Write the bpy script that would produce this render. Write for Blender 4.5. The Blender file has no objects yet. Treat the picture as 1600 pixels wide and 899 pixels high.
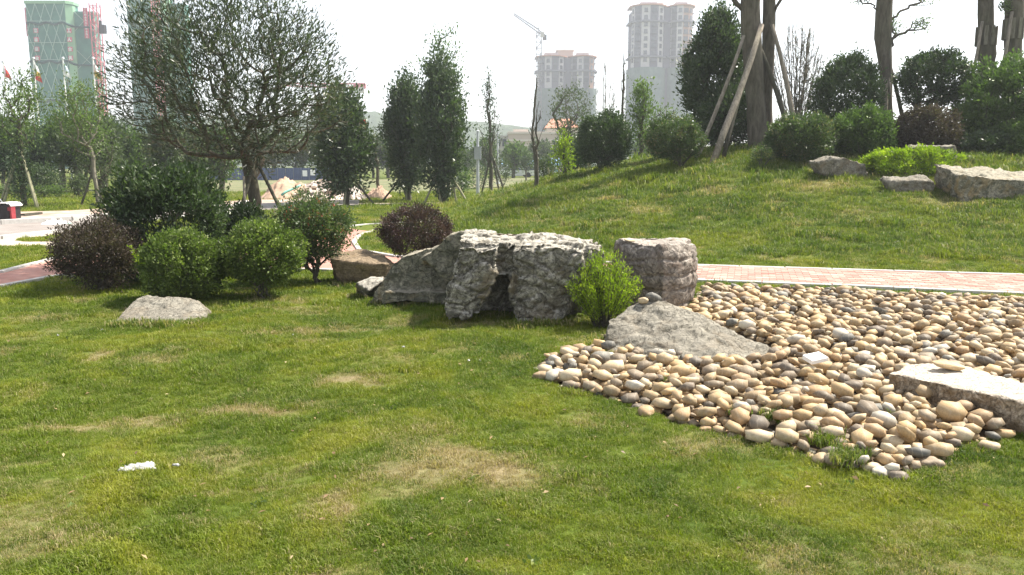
import bpy, bmesh, math, random
import numpy as np
from mathutils import Vector, Matrix, noise as mnoise, geometry as mgeo
rad = math.radians
SC = bpy.context.scene
COL = SC.collection
rng = np.random.default_rng(7)
random.seed(7)

# ------------------------------------------------------------------ camera
EYE = 1.7
PITCH = rad(8.6)
FPX = 1280.0
cam_d = bpy.data.cameras.new('camera')
cam_d.sensor_width = 36.0
cam_d.lens = 36.0 * FPX / 1600.0
cam_d.clip_start = 0.05
cam_d.clip_end = 5000
cam = bpy.data.objects.new('camera', cam_d)
COL.objects.link(cam)
cam.location = (0, 0, EYE)
cam.rotation_euler = (rad(90) - PITCH, 0, 0)
SC.camera = cam
# ------------------------------------------------------------------ world, sun, exposure
SUN_AZ = rad(62)      # to the right of the view direction
SUN_EL = rad(54)
w = bpy.data.worlds.new('World')
SC.world = w
w.use_nodes = True
wn = w.node_tree.nodes
wl = w.node_tree.links
wn.clear()
sky = wn.new('ShaderNodeTexSky')
sky.sky_type = 'NISHITA'
sky.sun_disc = False
sky.sun_elevation = SUN_EL
sky.sun_rotation = SUN_AZ
sky.air_density = 1.0
sky.dust_density = 1.0
sky.ozone_density = 1.0
hsv = wn.new('ShaderNodeHueSaturation')
hsv.inputs['Saturation'].default_value = 0.35
hsv.inputs['Value'].default_value = 1.0
bg = wn.new('ShaderNodeBackground')
bg.inputs['Strength'].default_value = 0.125
wo = wn.new('ShaderNodeOutputWorld')
wl.new(sky.outputs[0], hsv.inputs['Color'])
wl.new(hsv.outputs[0], bg.inputs['Color'])
wl.new(bg.outputs[0], wo.inputs['Surface'])
sd = bpy.data.lights.new('sun', 'SUN')
sd.energy = 5.0
sd.angle = rad(1.2)
sd.color = (1.0, 0.93, 0.81)
sun = bpy.data.objects.new('sun', sd)
COL.objects.link(sun)
SUNV = Vector((math.sin(SUN_AZ) * math.cos(SUN_EL), math.cos(SUN_AZ) * math.cos(SUN_EL), math.sin(SUN_EL)))
sun.rotation_euler = (-SUNV).to_track_quat('-Z', 'Y').to_euler()
sun.location = SUNV * 60
SC.view_settings.view_transform = 'Standard'
SC.view_settings.look = 'None'
SC.view_settings.gamma = 1.0
SC.view_settings.exposure = 1.22

# ------------------------------------------------------------------ maths helpers
CP, SP = math.cos(PITCH), math.sin(PITCH)
def P(px, py, Y):
    u = (px - 800) / FPX
    v = (449.5 - py) / FPX
    dy = CP + v * SP
    dz = -SP + v * CP
    t = Y / dy
    return Vector((u * t, Y, EYE + dz * t))
def sstep(a, b, x):
    t = np.clip((x - a) / (b - a), 0, 1)
    return t * t * (3 - 2 * t)
def _hash(ix, iy, s):
    h = (ix.astype(np.int64) * 374761393 + iy.astype(np.int64) * 668265263 + s * 974711) & 0x7fffffff
    h = (h ^ (h >> 13)) * 1274126177 & 0x7fffffff
    return ((h ^ (h >> 16)) & 0xffff) / 65535.0
def vnoise(x, y, s=0):
    x = np.asarray(x, float); y = np.asarray(y, float)
    ix = np.floor(x); iy = np.floor(y)
    fx = x - ix; fy = y - iy
    fx = fx * fx * (3 - 2 * fx); fy = fy * fy * (3 - 2 * fy)
    a = _hash(ix, iy, s); b = _hash(ix + 1, iy, s); c = _hash(ix, iy + 1, s); d = _hash(ix + 1, iy + 1, s)
    return (a * (1 - fx) + b * fx) * (1 - fy) + (c * (1 - fx) + d * fx) * fy
def fbm(x, y, s=0, o=4):
    r = 0; a = 0.5; n = 0
    for k in range(o):
        r = r + a * vnoise(x * 2 ** k, y * 2 ** k, s + k * 17); n += a; a *= 0.55
    return r / n
def hz(x, y):
    x = np.asarray(x, float); y = np.asarray(y, float)
    zc = np.interp(x, [-6, -2.2, -1, 0, 1.9, 3.75, 5.6, 7.5, 12, 20, 45, 60], [0, .05, .35, .72, 1.2, 1.6, 1.98, 2.2, 2.4, 2.4, 2.2, 0])
    y0 = np.interp(x, [-3, 0, 2.6, 6.6, 12], [17.5, 15.5, 14.1, 12.75, 11.6])
    t = np.clip((y - y0) / (25.5 - y0), 0, 1)
    pr = 0.45 * t * t * (3 - 2 * t) + 0.55 * t
    pr = pr * (1 - sstep(30, 48, y))
    m = zc * pr
    m = m + (fbm(x * .5, y * .5, 3) - .5) * .22 * np.clip(m, 0, 1)
    far = sstep(9, 14, np.hypot(x, y)) * 0.0
    und = (fbm(x * .35 + 9, y * .35, 5, 3) - .5) * .10 * (1 - sstep(9, 12, y)) * (1 - sstep(1.0, 3.0, x + (y - 5) * 0.2))
    return m + und + far
def gz(x, y):
    return float(hz(x, y))
def G(px, py, y0=1.5, y1=120.0):
    Y = y0
    prev = None
    while Y < y1:
        p = P(px, py, Y)
        if p.z <= gz(p.x, Y):
            return Vector((p.x, Y, gz(p.x, Y)))
        Y += 0.04 if Y < 14 else 0.12
    p = P(px, py, y1)
    return Vector((p.x, y1, gz(p.x, y1)))
def flat(px, py, z=0.0):
    v = (449.5 - py) / FPX
    dz = -SP + v * CP
    dy = CP + v * SP
    t = (z - EYE) / dz
    return Vector(((px - 800) / FPX * t, dy * t, z))

# ------------------------------------------------------------------ object helpers
def tag(o, label=None, cat=None, group=None, kind=None):
    if label: o['label'] = label
    if cat: o['category'] = cat
    if group: o['group'] = group
    if kind: o['kind'] = kind
    return o
def empty(name, loc, label=None, cat=None, group=None, rz=0):
    o = bpy.data.objects.new(name, None)
    COL.objects.link(o)
    o.location = loc; o.rotation_euler = (0, 0, rz)
    o.empty_display_size = 0.1
    return tag(o, label, cat, group)
def link_mesh(name, me, mat=None, parent=None, loc=None):
    if mat is not None and len(me.materials) == 0: me.materials.append(mat)
    o = bpy.data.objects.new(name, me)
    COL.objects.link(o)
    if parent is not None:
        o.parent = parent
        if loc is None:      # vertices are in world coordinates
            o.matrix_parent_inverse = parent_inv(parent)
    if loc is not None: o.location = loc
    return o
def parent_inv(p):
    m = Matrix.LocRotScale(p.location, p.rotation_euler, p.scale)
    if p.parent is not None:
        m = PW(p.parent) @ p.matrix_parent_inverse @ m
    return m.inverted()
def PW(p):
    m = Matrix.LocRotScale(p.location, p.rotation_euler, p.scale)
    if p.parent is not None: m = PW(p.parent) @ p.matrix_parent_inverse @ m
    return m
def np_mesh(name, V, F, smooth=False, attrs=None):
    """V (n,3); F list of arrays (m,k) with equal or different k; attrs {name:(domain,type,values)}"""
    if not isinstance(F, list): F = [F]
    me = bpy.data.meshes.new(name)
    V = np.asarray(V, np.float32)
    me.vertices.add(len(V)); me.vertices.foreach_set('co', V.ravel())
    idx = np.concatenate([np.asarray(f, np.int32).ravel() for f in F]) if F else np.zeros(0, np.int32)
    tot = np.concatenate([np.full(len(f), np.asarray(f).shape[1], np.int32) for f in F]) if F else np.zeros(0, np.int32)
    if len(tot):
        st = np.concatenate([[0], np.cumsum(tot)[:-1]]).astype(np.int32)
        me.loops.add(len(idx)); me.loops.foreach_set('vertex_index', idx)
        me.polygons.add(len(tot)); me.polygons.foreach_set('loop_start', st)
        if smooth: me.polygons.foreach_set('use_smooth', np.ones(len(tot), bool))
    me.update(calc_edges=True)
    for k, (dom, typ, vals) in (attrs or {}).items():
        a = me.attributes.new(k, typ, dom)
        a.data.foreach_set('vector' if typ == 'FLOAT_VECTOR' else 'value', np.asarray(vals, np.int32 if typ == 'INT' else np.float32).ravel())
    return me
class MB:
    """collects simple solids, builds ONE mesh"""
    def __init__(s): s.v = []; s.f = []; s.n = 0
    def add(s, V, F):
        V = [tuple(v) for v in V]
        s.v += V; s.f += [tuple(i + s.n for i in f) for f in F]; s.n += len(V)
    def box(s, c, h, rz=0, tilt=None):
        c = Vector(c); M = Matrix.Rotation(rz, 3, 'Z')
        if tilt is not None: M = tilt.to_3x3() @ M
        V = [c + M @ Vector((sx * h[0], sy * h[1], sz * h[2])) for sx in (-1, 1) for sy in (-1, 1) for sz in (-1, 1)]
        s.add(V, [(0, 1, 3, 2), (4, 6, 7, 5), (0, 4, 5, 1), (2, 3, 7, 6), (0, 2, 6, 4), (1, 5, 7, 3)])
    def tube(s, a, b, r0, r1=None, k=8, bend=0.0):
        a = Vector(a); b = Vector(b); r1 = r0 if r1 is None else r1
        d = (b - a).normalized()
        u = d.orthogonal().normalized(); v = d.cross(u)
        V = []; n = 5 if bend else 2
        for i in range(n):
            t = i / (n - 1)
            c = a.lerp(b, t) + u * bend * math.sin(t * math.pi) + (v * bend * .5 * math.sin(t * 7) if bend else Vector())
            r = r0 + (r1 - r0) * t
            V += [c + (u * math.cos(6.2832 * j / k) + v * math.sin(6.2832 * j / k)) * r for j in range(k)]
        F = [(i * k + j, i * k + (j + 1) % k, (i + 1) * k + (j + 1) % k, (i + 1) * k + j) for i in range(n - 1) for j in range(k)]
        F += [tuple(range(k - 1, -1, -1)), tuple((n - 1) * k + j for j in range(k))]
        s.add(V, F)
    def prism(s, poly, z0, z1):
        n = len(poly)
        V = [(p[0], p[1], z0) for p in poly] + [(p[0], p[1], z1) for p in poly]
        s.add(V, [(i, (i + 1) % n, n + (i + 1) % n, n + i) for i in range(n)] + [tuple(range(n - 1, -1, -1)), tuple(range(n, 2 * n))])
    def mesh(s, name='mesh', smooth=False):
        me = bpy.data.meshes.new(name); me.from_pydata(s.v, [], s.f); me.update()
        if smooth: me.polygons.foreach_set('use_smooth', [True] * len(me.polygons))
        return me
    def build(s, name, mat, parent=None, smooth=False):
        return link_mesh(name, s.mesh(name, smooth), mat, parent)

# ------------------------------------------------------------------ materials
def mat_new(name):
    m = bpy.data.materials.new(name); m.use_nodes = True
    nt = m.node_tree; nt.nodes.clear()
    out = nt.nodes.new('ShaderNodeOutputMaterial')
    return m, nt, out
def ramp(nt, fac, stops, interp='LINEAR'):
    r = nt.nodes.new('ShaderNodeValToRGB'); r.color_ramp.interpolation = interp
    e = r.color_ramp.elements
    while len(e) < len(stops): e.new(0.5)
    for el, (p, c) in zip(e, stops):
        el.position = p; el.color = (c[0], c[1], c[2], 1)
    if fac is not None: nt.links.new(fac, r.inputs[0])
    return r.outputs[0]
def noise_t(nt, scale, detail=4, rough=.6, vec=None, dist=0.0):
    n = nt.nodes.new('ShaderNodeTexNoise'); n.inputs['Scale'].default_value = scale
    n.inputs['Detail'].default_value = detail; n.inputs['Roughness'].default_value = rough
    n.inputs['Distortion'].default_value = dist
    if vec is not None: nt.links.new(vec, n.inputs['Vector'])
    return n.outputs['Fac']
def geopos(nt):
    return nt.nodes.new('ShaderNodeNewGeometry').outputs['Position']
def attr(nt, name, typ='GEOMETRY'):
    a = nt.nodes.new('ShaderNodeAttribute'); a.attribute_name = name; a.attribute_type = typ
    return a.outputs['Fac']
def mixc(nt, fac, a, b, mode='MIX'):
    m = nt.nodes.new('ShaderNodeMix'); m.data_type = 'RGBA'; m.blend_type = mode
    for s, v in ((m.inputs[0], fac), (m.inputs[6], a), (m.inputs[7], b)):
        if isinstance(v, (int, float)): s.default_value = v
        elif isinstance(v, tuple): s.default_value = (v[0], v[1], v[2], 1)
        else: nt.links.new(v, s)
    return m.outputs[2]
def math_n(nt, op, a, b=None, clamp=False):
    m = nt.nodes.new('ShaderNodeMath'); m.operation = op; m.use_clamp = clamp
    for s, v in ((m.inputs[0], a), (m.inputs[1], b)):
        if v is None: continue
        if isinstance(v, (int, float)): s.default_value = v
        else: nt.links.new(v, s)
    return m.outputs[0]
def principled(nt, out, col, rough=.8, bump=None, bdist=.01, bstr=.6, spec=.3, metal=0):
    p = nt.nodes.new('ShaderNodeBsdfPrincipled')
    if isinstance(col, tuple): p.inputs['Base Color'].default_value = (col[0], col[1], col[2], 1)
    else: nt.links.new(col, p.inputs['Base Color'])
    if isinstance(rough, (int, float)): p.inputs['Roughness'].default_value = rough
    else: nt.links.new(rough, p.inputs['Roughness'])
    p.inputs['Specular IOR Level'].default_value = spec
    p.inputs['Metallic'].default_value = metal
    if bump is not None:
        b = nt.nodes.new('ShaderNodeBump'); b.inputs['Distance'].default_value = bdist; b.inputs['Strength'].default_value = bstr
        nt.links.new(bump, b.inputs['Height']); nt.links.new(b.outputs[0], p.inputs['Normal'])
    nt.links.new(p.outputs[0], out.inputs['Surface'])
    return p
def simple(name, col, rough=.7, var=.25, scale=6, bump=.004, metal=0, spec=.3):
    m, nt, out = mat_new(name)
    pos = geopos(nt)
    n = noise_t(nt, scale, 5, .65, pos)
    dk = tuple(c * (1 - var) for c in col); lt = tuple(min(1, c * (1 + var)) for c in col)
    c = ramp(nt, n, [(.3, dk), (.7, lt)])
    principled(nt, out, c, rough, n, bump, .5, spec, metal)
    return m
def leafmat(name, c0, c1, c2=None, trans=.35, rough=.5, spec=.35):
    """leaf colour from the per-leaf attribute 'var'"""
    m, nt, out = mat_new(name)
    v = attr(nt, 'var')
    stops = [(0, c0), (.7, c1), (1, c2)] if c2 else [(0, c0), (1, c1)]
    col = ramp(nt, v, stops)
    p = principled(nt, out, col, rough, None, spec=spec)
    t = nt.nodes.new('ShaderNodeBsdfTranslucent')
    tc = mixc(nt, 1.0, col, (1.0, 1.25, .55), 'MULTIPLY')
    nt.links.new(tc, t.inputs['Color'])
    mx = nt.nodes.new('ShaderNodeMixShader'); mx.inputs[0].default_value = trans
    nt.links.new(p.outputs[0], mx.inputs[1]); nt.links.new(t.outputs[0], mx.inputs[2])
    nt.links.new(mx.outputs[0], out.inputs['Surface'])
    return m
def barkmat(name, c0, c1, sc=14):
    m, nt, out = mat_new(name)
    tc = nt.nodes.new('ShaderNodeMapping'); tc.inputs['Scale'].default_value = (1, 1, .25)
    nt.links.new(geopos(nt), tc.inputs['Vector'])
    n = noise_t(nt, sc, 6, .7, tc.outputs[0], .4)
    n2 = noise_t(nt, 1.7, 3, .5, geopos(nt))
    c = ramp(nt, n, [(.3, c0), (.68, c1)])
    c = mixc(nt, math_n(nt, 'MULTIPLY', n2, .35), c, (.10, .13, .07))
    principled(nt, out, c, .9, n, .02, .9, .15)
    return m
def rockmat(name, lo, mid, hi, warm, crack=.5, toplit=.5, sc=1.0):
    """stone: mottled base, rusty veins, lichen, lit tops painted pale where the face looks up"""
    m, nt, out = mat_new(name)
    pos = geopos(nt)
    n1 = noise_t(nt, 7 * sc, 10, .78, pos, .9)
    n2 = noise_t(nt, 34 * sc, 6, .7, pos)
    n3 = noise_t(nt, 2.1 * sc, 4, .6, pos, 1.2)
    c = ramp(nt, n1, [(.28, lo), (.47, mid), (.66, hi)])
    c = mixc(nt, .45, c, ramp(nt, n2, [(.33, (.16, .15, .13)), (.5, (.5, .49, .46)), (.7, (.95, .93, .88))]), 'OVERLAY')
    wv = ramp(nt, n3, [(.52, (0, 0, 0)), (.66, (1, 1, 1))])
    c = mixc(nt, math_n(nt, 'MULTIPLY', wv, .7), c, warm)
    vo = nt.nodes.new('ShaderNodeTexVoronoi'); vo.feature = 'DISTANCE_TO_EDGE'; vo.inputs['Scale'].default_value = 9 * sc
    mp = nt.nodes.new('ShaderNodeMapping'); mp.inputs['Scale'].default_value = (1, 1, 1.7)
    vadd = nt.nodes.new('ShaderNodeVectorMath'); vadd.operation = 'ADD'
    nv = nt.nodes.new('ShaderNodeTexNoise'); nv.inputs['Scale'].default_value = 6 * sc; nv.inputs['Detail'].default_value = 4
    nt.links.new(pos, nv.inputs['Vector'])
    vs = nt.nodes.new('ShaderNodeVectorMath'); vs.operation = 'SCALE'; vs.inputs['Scale'].default_value = .22
    nt.links.new(nv.outputs['Color'], vs.inputs[0])
    nt.links.new(pos, vadd.inputs[0]); nt.links.new(vs.outputs[0], vadd.inputs[1])
    nt.links.new(vadd.outputs[0], mp.inputs['Vector']); nt.links.new(mp.outputs[0], vo.inputs['Vector'])
    ck = ramp(nt, vo.outputs['Distance'], [(.0, (1, 1, 1)), (.035, (0, 0, 0))])
    c = mixc(nt, math_n(nt, 'MULTIPLY', ck, crack), c, (.045, .042, .036))
    # sunlit tops painted into the colour: upward faces go paler
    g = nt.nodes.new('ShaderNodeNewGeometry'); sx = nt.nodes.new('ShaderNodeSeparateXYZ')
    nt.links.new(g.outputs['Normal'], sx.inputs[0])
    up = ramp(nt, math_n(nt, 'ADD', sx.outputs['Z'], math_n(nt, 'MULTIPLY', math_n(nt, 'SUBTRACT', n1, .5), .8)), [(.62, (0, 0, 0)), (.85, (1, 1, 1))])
    c = mixc(nt, math_n(nt, 'MULTIPLY', up, toplit), c, hi)
    h = math_n(nt, 'ADD', math_n(nt, 'MULTIPLY', n2, .5), math_n(nt, 'SUBTRACT', n1, math_n(nt, 'MULTIPLY', ck, .8)))
    principled(nt, out, c, .92, h, .022, .9, .15)
    return m

M = {}
M['bark'] = barkmat('bark', (.035, .028, .022), (.13, .11, .09))
M['bark_pale'] = barkmat('bark_pale', (.10, .085, .065), (.27, .24, .20))
M['bark_big'] = barkmat('bark_big', (.045, .035, .028), (.16, .13, .11), 9)
M['pole'] = barkmat('pole_wood', (.14, .11, .085), (.36, .31, .26), 18)
M['pole_dark'] = barkmat('pole_dark', (.035, .028, .022), (.10, .085, .07), 18)
M['bamboo'] = barkmat('bamboo_cane', (.20, .19, .12), (.36, .34, .23), 10)
M['metal'] = simple('painted_steel', (.46, .48, .50), .45, .12, 3, .001, .4)
M['white'] = simple('white_plastic', (.80, .80, .80), .6, .06, 20, .002)
M['ceramic'] = simple('ceramic_tile', (.82, .81, .79), .35, .04, 14, .001)
M['red'] = simple('red_paint', (.26, .035, .045), .5, .15, 5)
M['black'] = simple('black_plastic', (.02, .02, .022), .5, .3, 8)
M['kerb'] = simple('kerb_concrete', (.44, .425, .40), .85, .14, 16, .003)
M['concrete'] = simple('concrete', (.46, .44, .40), .9, .18, 3, .006)
M['orange'] = simple('orange_roof', (.42, .20, .13), .7, .12, 2)
M['rope'] = simple('tie_cloth', (.30, .28, .24), .9, .2, 40)
# leaves
M['lf_box'] = leafmat('leaf_bright_green', (.055, .083, .020), (.135, .185, .042), (.28, .32, .08), .36)
M['lf_dark'] = leafmat('leaf_dark_green', (.028, .048, .02), (.066, .10, .042), (.14, .175, .085), .30, .42, .45)
M['lf_maroon'] = leafmat('leaf_maroon', (.038, .032, .022), (.080, .055, .045), (.12, .13, .07), .28)
M['lf_maroon2'] = leafmat('leaf_maroon_green', (.028, .038, .014), (.085, .045, .05), (.12, .065, .07), .25)
M['lf_green'] = leafmat('leaf_mid_green', (.045, .08, .022), (.10, .155, .04), (.18, .25, .07), .36)
M['lf_olive'] = leafmat('leaf_olive', (.045, .065, .03), (.09, .12, .055), (.15, .18, .09), .32)
M['lf_yellow'] = leafmat('leaf_yellow_green', (.11, .17, .012), (.27, .35, .025), (.46, .50, .06), .45)
M['lf_oleander'] = leafmat('leaf_long_grey_green', (.03, .043, .027), (.066, .085, .052), (.18, .20, .145), .28, .35, .5)
M['lf_varieg'] = leafmat('leaf_green_red_tips', (.035, .062, .022), (.10, .14, .055), (.27, .19, .12), .32)
M['lf_red'] = leafmat('petal_coral_red', (.35, .06, .05), (.6, .14, .10), (.7, .3, .2), .3)
M['lf_far'] = leafmat('leaf_far_trees', (.03, .055, .025), (.06, .095, .042), (.10, .14, .065), .3)
M['lf_feather'] = leafmat('leaf_feathery_green', (.07, .105, .035), (.13, .185, .06), (.20, .27, .10), .4)
# stones
M['rock_grey'] = rockmat('limestone_grey', (.04, .037, .030), (.15, .14, .118), (.50, .47, .41), (.18, .14, .085), .6, .6)
M['rock_barrel'] = rockmat('limestone_pink_grey', (.10, .086, .075), (.20, .175, .155), (.42, .375, .33), (.20, .15, .12), .45, .7, 1.0)
M['rock_tan'] = rockmat('stone_tan_grey', (.095, .088, .070), (.185, .172, .142), (.33, .308, .262), (.20, .16, .11), .5, .3, 1.2)
M['rock_slate'] = rockmat('stone_green_grey', (.065, .068, .05), (.14, .136, .105), (.40, .365, .29), (.30, .215, .10), .25, .6, 1.0)
M['rock_pale'] = rockmat('stone_pale_slab', (.15, .11, .07), (.245, .19, .13), (.58, .51, .42), (.22, .15, .08), .15, .95, 1.4)  # shade of the slab's front painted in: sides darker, only the top pale
M['rock_sand'] = rockmat('stone_sandy', (.12, .095, .065), (.20, .155, .108), (.30, .235, .165), (.25, .18, .11), .2, .2, 1.3)

# ================================================================== GROUND AND SETTING
def W2(pts, z=0.0):
    return [tuple(flat(a, b, z)[:2]) for a, b in pts]
BED = W2([(832, 578), (842, 566), (880, 556), (935, 545), (960, 520), (1010, 492), (1070, 484), (1090, 462), (1088, 450), (1300, 459), (1600, 473), (1800, 484), (1900, 640),
          (1640, 668), (1560, 690), (1500, 706), (1446, 736), (1416, 760), (1380, 748), (1310, 722), (1240, 706), (1180, 690), (1110, 674), (1050, 660), (1000, 637), (930, 618), (862, 600)])
def in_poly(x, y, poly):
    x = np.asarray(x); y = np.asarray(y)
    c = np.zeros(x.shape, bool)
    n = len(poly); j = n - 1
    for i in range(n):
        xi, yi = poly[i]; xj, yj = poly[j]
        k = ((yi > y) != (yj > y)) & (x < (xj - xi) * (y - yi) / (yj - yi + 1e-12) + xi)
        c ^= k; j = i
    return c
def poly_dist(x, y, poly):
    x = np.asarray(x, float); y = np.asarray(y, float); d = np.full(x.shape, 1e9)
    n = len(poly)
    for i in range(n):
        ax, ay = poly[i]; bx, by = poly[(i + 1) % n]
        ex, ey = bx - ax, by - ay
        t = np.clip(((x - ax) * ex + (y - ay) * ey) / (ex * ex + ey * ey + 1e-12), 0, 1)
        d = np.minimum(d, np.hypot(x - ax - t * ex, y - ay - t * ey))
    return d
PATH_NEAR = [(-420, 500), (0, 450), (85, 434), (200, 426), (350, 421), (500, 424), (640, 431), (900, 433), (1085, 441), (1300, 449), (1600, 462), (2100, 487)]
PATH_FAR = [(-420, 470), (0, 428), (85, 406), (200, 393), (350, 383), (470, 372), (530, 357), (575, 352), (640, 349), (700, 347),
            (700, 352), (640, 354), (590, 360), (562, 369), (553, 380), (562, 393), (620, 403), (900, 411), (1085, 417), (1300, 424), (1600, 433), (2100, 450)]
PATH = W2(PATH_NEAR) + W2(PATH_FAR)[::-1]
ROAD_N = [(-500, 400), (-200, 389), (0, 375), (110, 363), (250, 345), (400, 331), (560, 322), (765, 320)]
ROAD_F = [(-500, 372), (-200, 362), (0, 352), (110, 346), (250, 334), (400, 324), (560, 318.5), (765, 318)]
ROAD = W2(ROAD_N) + W2(ROAD_F)[::-1]
PAVE_F = [(-500, 348), (-200, 341), (0, 337), (110, 334), (250, 325), (400, 316), (480, 315), (560, 317)]
PAVE = W2(ROAD_F[:-1]) + W2(PAVE_F)[::-1]
STRIP = W2([(-500, 412), (-200, 397), (0, 386), (95, 386), (330, 376), (330, 372), (100, 379), (40, 379), (24, 377), (28, 374), (110, 367), (110, 362.5), (0, 374.5), (-200, 388), (-500, 399)])

DRY = [(540, 592, 55, 9, 1), (392, 636, 70, 12, 1.0), (455, 632, 60, 7, .6), (215, 648, 55, 9, .8), (110, 662, 80, 9, .8), (690, 738, 120, 30, .95), (745, 715, 110, 14, .7), (560, 798, 42, 14, 1.1),
       (510, 790, 40, 22, .8), (430, 767, 24, 7, .9), (355, 773, 36, 8, .7), (480, 892, 70, 9, 1.1), (148, 556, 34, 5, .8), (410, 520, 34, 5, .9), (490, 532, 26, 5, .8), (240, 560, 60, 8, .5),
       (1105, 700, 60, 20, .45), (650, 670, 60, 14, .4), (40, 730, 50, 8, .5), (100, 810, 40, 10, .5), (300, 815, 50, 8, .45), (760, 510, 40, 6, .5), (700, 545, 30, 5, .6), (830, 740, 60, 15, .4),
       (1220, 790, 60, 10, .5), (250, 485, 70, 8, .6), (430, 485, 60, 5, .5), (1240, 880, 60, 10, .4), (900, 770, 60, 12, .4), (60, 500, 60, 8, .5), (300, 742, 30, 10, .3), (1480, 730, 70, 12, .5), (1380, 880, 80, 12, .3)]
def dry_fn(x, y):
    x = np.asarray(x, float); y = np.asarray(y, float)
    n = fbm(x * 6, y * 6, 21, 4); n2 = fbm(x * 1.7, y * 1.7, 22, 4)
    wx = x + (fbm(x * 3, y * 3, 31) - .5) * .5; wy = y + (fbm(x * 3, y * 3, 32) - .5) * .5
    d = np.zeros(x.shape)
    for px, py, sx, sy, s in DRY:
        c = flat(px, py); dist = math.hypot(c.y, EYE)
        a = sx * dist / FPX * .9; b = abs(flat(px, py - sy).y - c.y) * .9
        d = np.maximum(d, s * np.exp(-(((wx - c.x) / a) ** 2 + ((wy - c.y) / b) ** 2)))
    d = d * (.15 + 1.25 * n) + np.clip((n2 - .58) * 2.2, 0, .5) * (.4 + n)
    # sparse earth under the mound shrubs and small worn spots on its slope
    for px, py, sx, s in [(960, 292, .35, .7), (945, 313, .3, .9), (1110, 300, .5, .5), (1000, 325, .4, .4), (1285, 292, .6, .7), (1480, 318, .8, .4), (1330, 385, .5, .35)]:
        c = flat(px, py) if py > 330 else None
        if c is None:
            c = GP(px, py)
        d = np.maximum(d, s * np.exp(-(((wx - c.x) / sx) ** 2 + ((wy - c.y) / (sx * .8)) ** 2)) * (.4 + 1.2 * n))
    return np.clip(d, 0, 1)
_gp = {}
def GP(px, py):
    if (px, py) not in _gp: _gp[(px, py)] = G(px, py)
    return _gp[(px, py)]

def axis(parts):
    r = []
    for a, b, s in parts:
        r += list(np.arange(a, b - 1e-6, s))
    return np.array(r + [parts[-1][1]])
gx = axis([(-900, -200, 70), (-200, -40, 10), (-40, -9, 1.0), (-9, 11, .11), (11, 40, .8), (40, 200, 10), (200, 900, 70)])
gy = axis([(-60, -4, 8), (-4, 2, .5), (2, 14.5, .09), (14.5, 50, .45), (50, 120, 3.5), (120, 400, 20), (400, 900, 100)])
X, Y = np.meshgrid(gx, gy)
Z = hz(X, Y)
dbed = poly_dist(X, Y, BED); inb = in_poly(X, Y, BED)
Z = Z - np.where(inb, .04 * sstep(0, .10, dbed), 0)
Z = Z + (fbm(X * 2.2, Y * 2.2, 51, 3) - .5) * .05 * (~inb) * (1 - sstep(10, 12, Y))
nx, ny = len(gx), len(gy)
ii, jj = np.meshgrid(np.arange(nx - 1), np.arange(ny - 1))
q = (jj * nx + ii).ravel()
F = np.stack([q, q + 1, q + 1 + nx, q + nx], 1)
dv = dry_fn(X.ravel(), Y.ravel())
gme = np_mesh('ground', np.stack([X.ravel(), Y.ravel(), Z.ravel()], 1), F, True, {'dry': ('POINT', 'FLOAT', dv), 'bed': ('POINT', 'FLOAT', inb.ravel().astype(float))})
m, nt, out = mat_new('ground_soil_and_lawn')
pos = geopos(nt)
n1 = noise_t(nt, .55, 5, .6, pos, .5); n2 = noise_t(nt, 9, 6, .7, pos); n3 = noise_t(nt, 60, 4, .7, pos)
gc = ramp(nt, n1, [(.35, (.050, .080, .012)), (.5, (.080, .110, .016)), (.66, (.135, .145, .028))])
gc = mixc(nt, .5, gc, ramp(nt, n2, [(.3, (.2, .2, .2)), (.7, (.8, .8, .8))]), 'OVERLAY')
dryc = ramp(nt, n2, [(.3, (.16, .125, .07)), (.7, (.30, .245, .14))])
gc = mixc(nt, math_n(nt, 'MULTIPLY', attr(nt, 'dry'), 1.0, True), gc, dryc)
gc = mixc(nt, attr(nt, 'bed'), gc, (.10, .075, .05))
principled(nt, out, gc, .95, math_n(nt, 'ADD', n2, n3), .02, .6, .1)
ground = link_mesh('ground', gme, m); tag(ground, kind='structure')

def sheet(name, poly, z, mat, follow=False):
    tris = mgeo.tessellate_polygon([[Vector((p[0], p[1], 0)) for p in poly]])
    me = bpy.data.meshes.new(name)
    me.from_pydata([(p[0], p[1], z) for p in poly], [], [tuple(t) for t in tris]); me.update()
    for p in me.polygons:
        if p.normal.z < 0: p.flip()
    me.update()
    o = link_mesh(name, me, mat)
    return tag(o, kind='structure')
# brick path ------------------------------------------------------------------
m, nt, out = mat_new('red_paver_sheet')
mp = nt.nodes.new('ShaderNodeMapping'); mp.inputs['Rotation'].default_value = (0, 0, rad(19)); nt.links.new(geopos(nt), mp.inputs['Vector'])
bt = nt.nodes.new('ShaderNodeTexBrick'); nt.links.new(mp.outputs[0], bt.inputs['Vector'])
bt.inputs['Scale'].default_value = 1.0; bt.inputs['Brick Width'].default_value = .2; bt.inputs['Row Height'].default_value = .1; bt.inputs['Mortar Size'].default_value = .004
bt.inputs['Color1'].default_value = (.36, .17, .135, 1); bt.inputs['Color2'].default_value = (.42, .225, .185, 1); bt.inputs['Mortar'].default_value = (.36, .27, .22, 1)
c = mixc(nt, .3, bt.outputs['Color'], ramp(nt, noise_t(nt, 5, 5, .6, geopos(nt)), [(.3, (.35, .35, .35)), (.7, (.75, .74, .7))]), 'OVERLAY')
principled(nt, out, c, .9, bt.outputs['Fac'], -.003, .6)
path = sheet('path', PATH, .012, m)
path['label'] = 'red brick garden path with pale kerbs curving behind the boulders'
m, nt, out = mat_new('red_paver')
tone = attr(nt, 'tone', 'OBJECT'); toneg = attr(nt, 'toneg')
tt = math_n(nt, 'ADD', tone, toneg)
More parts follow.
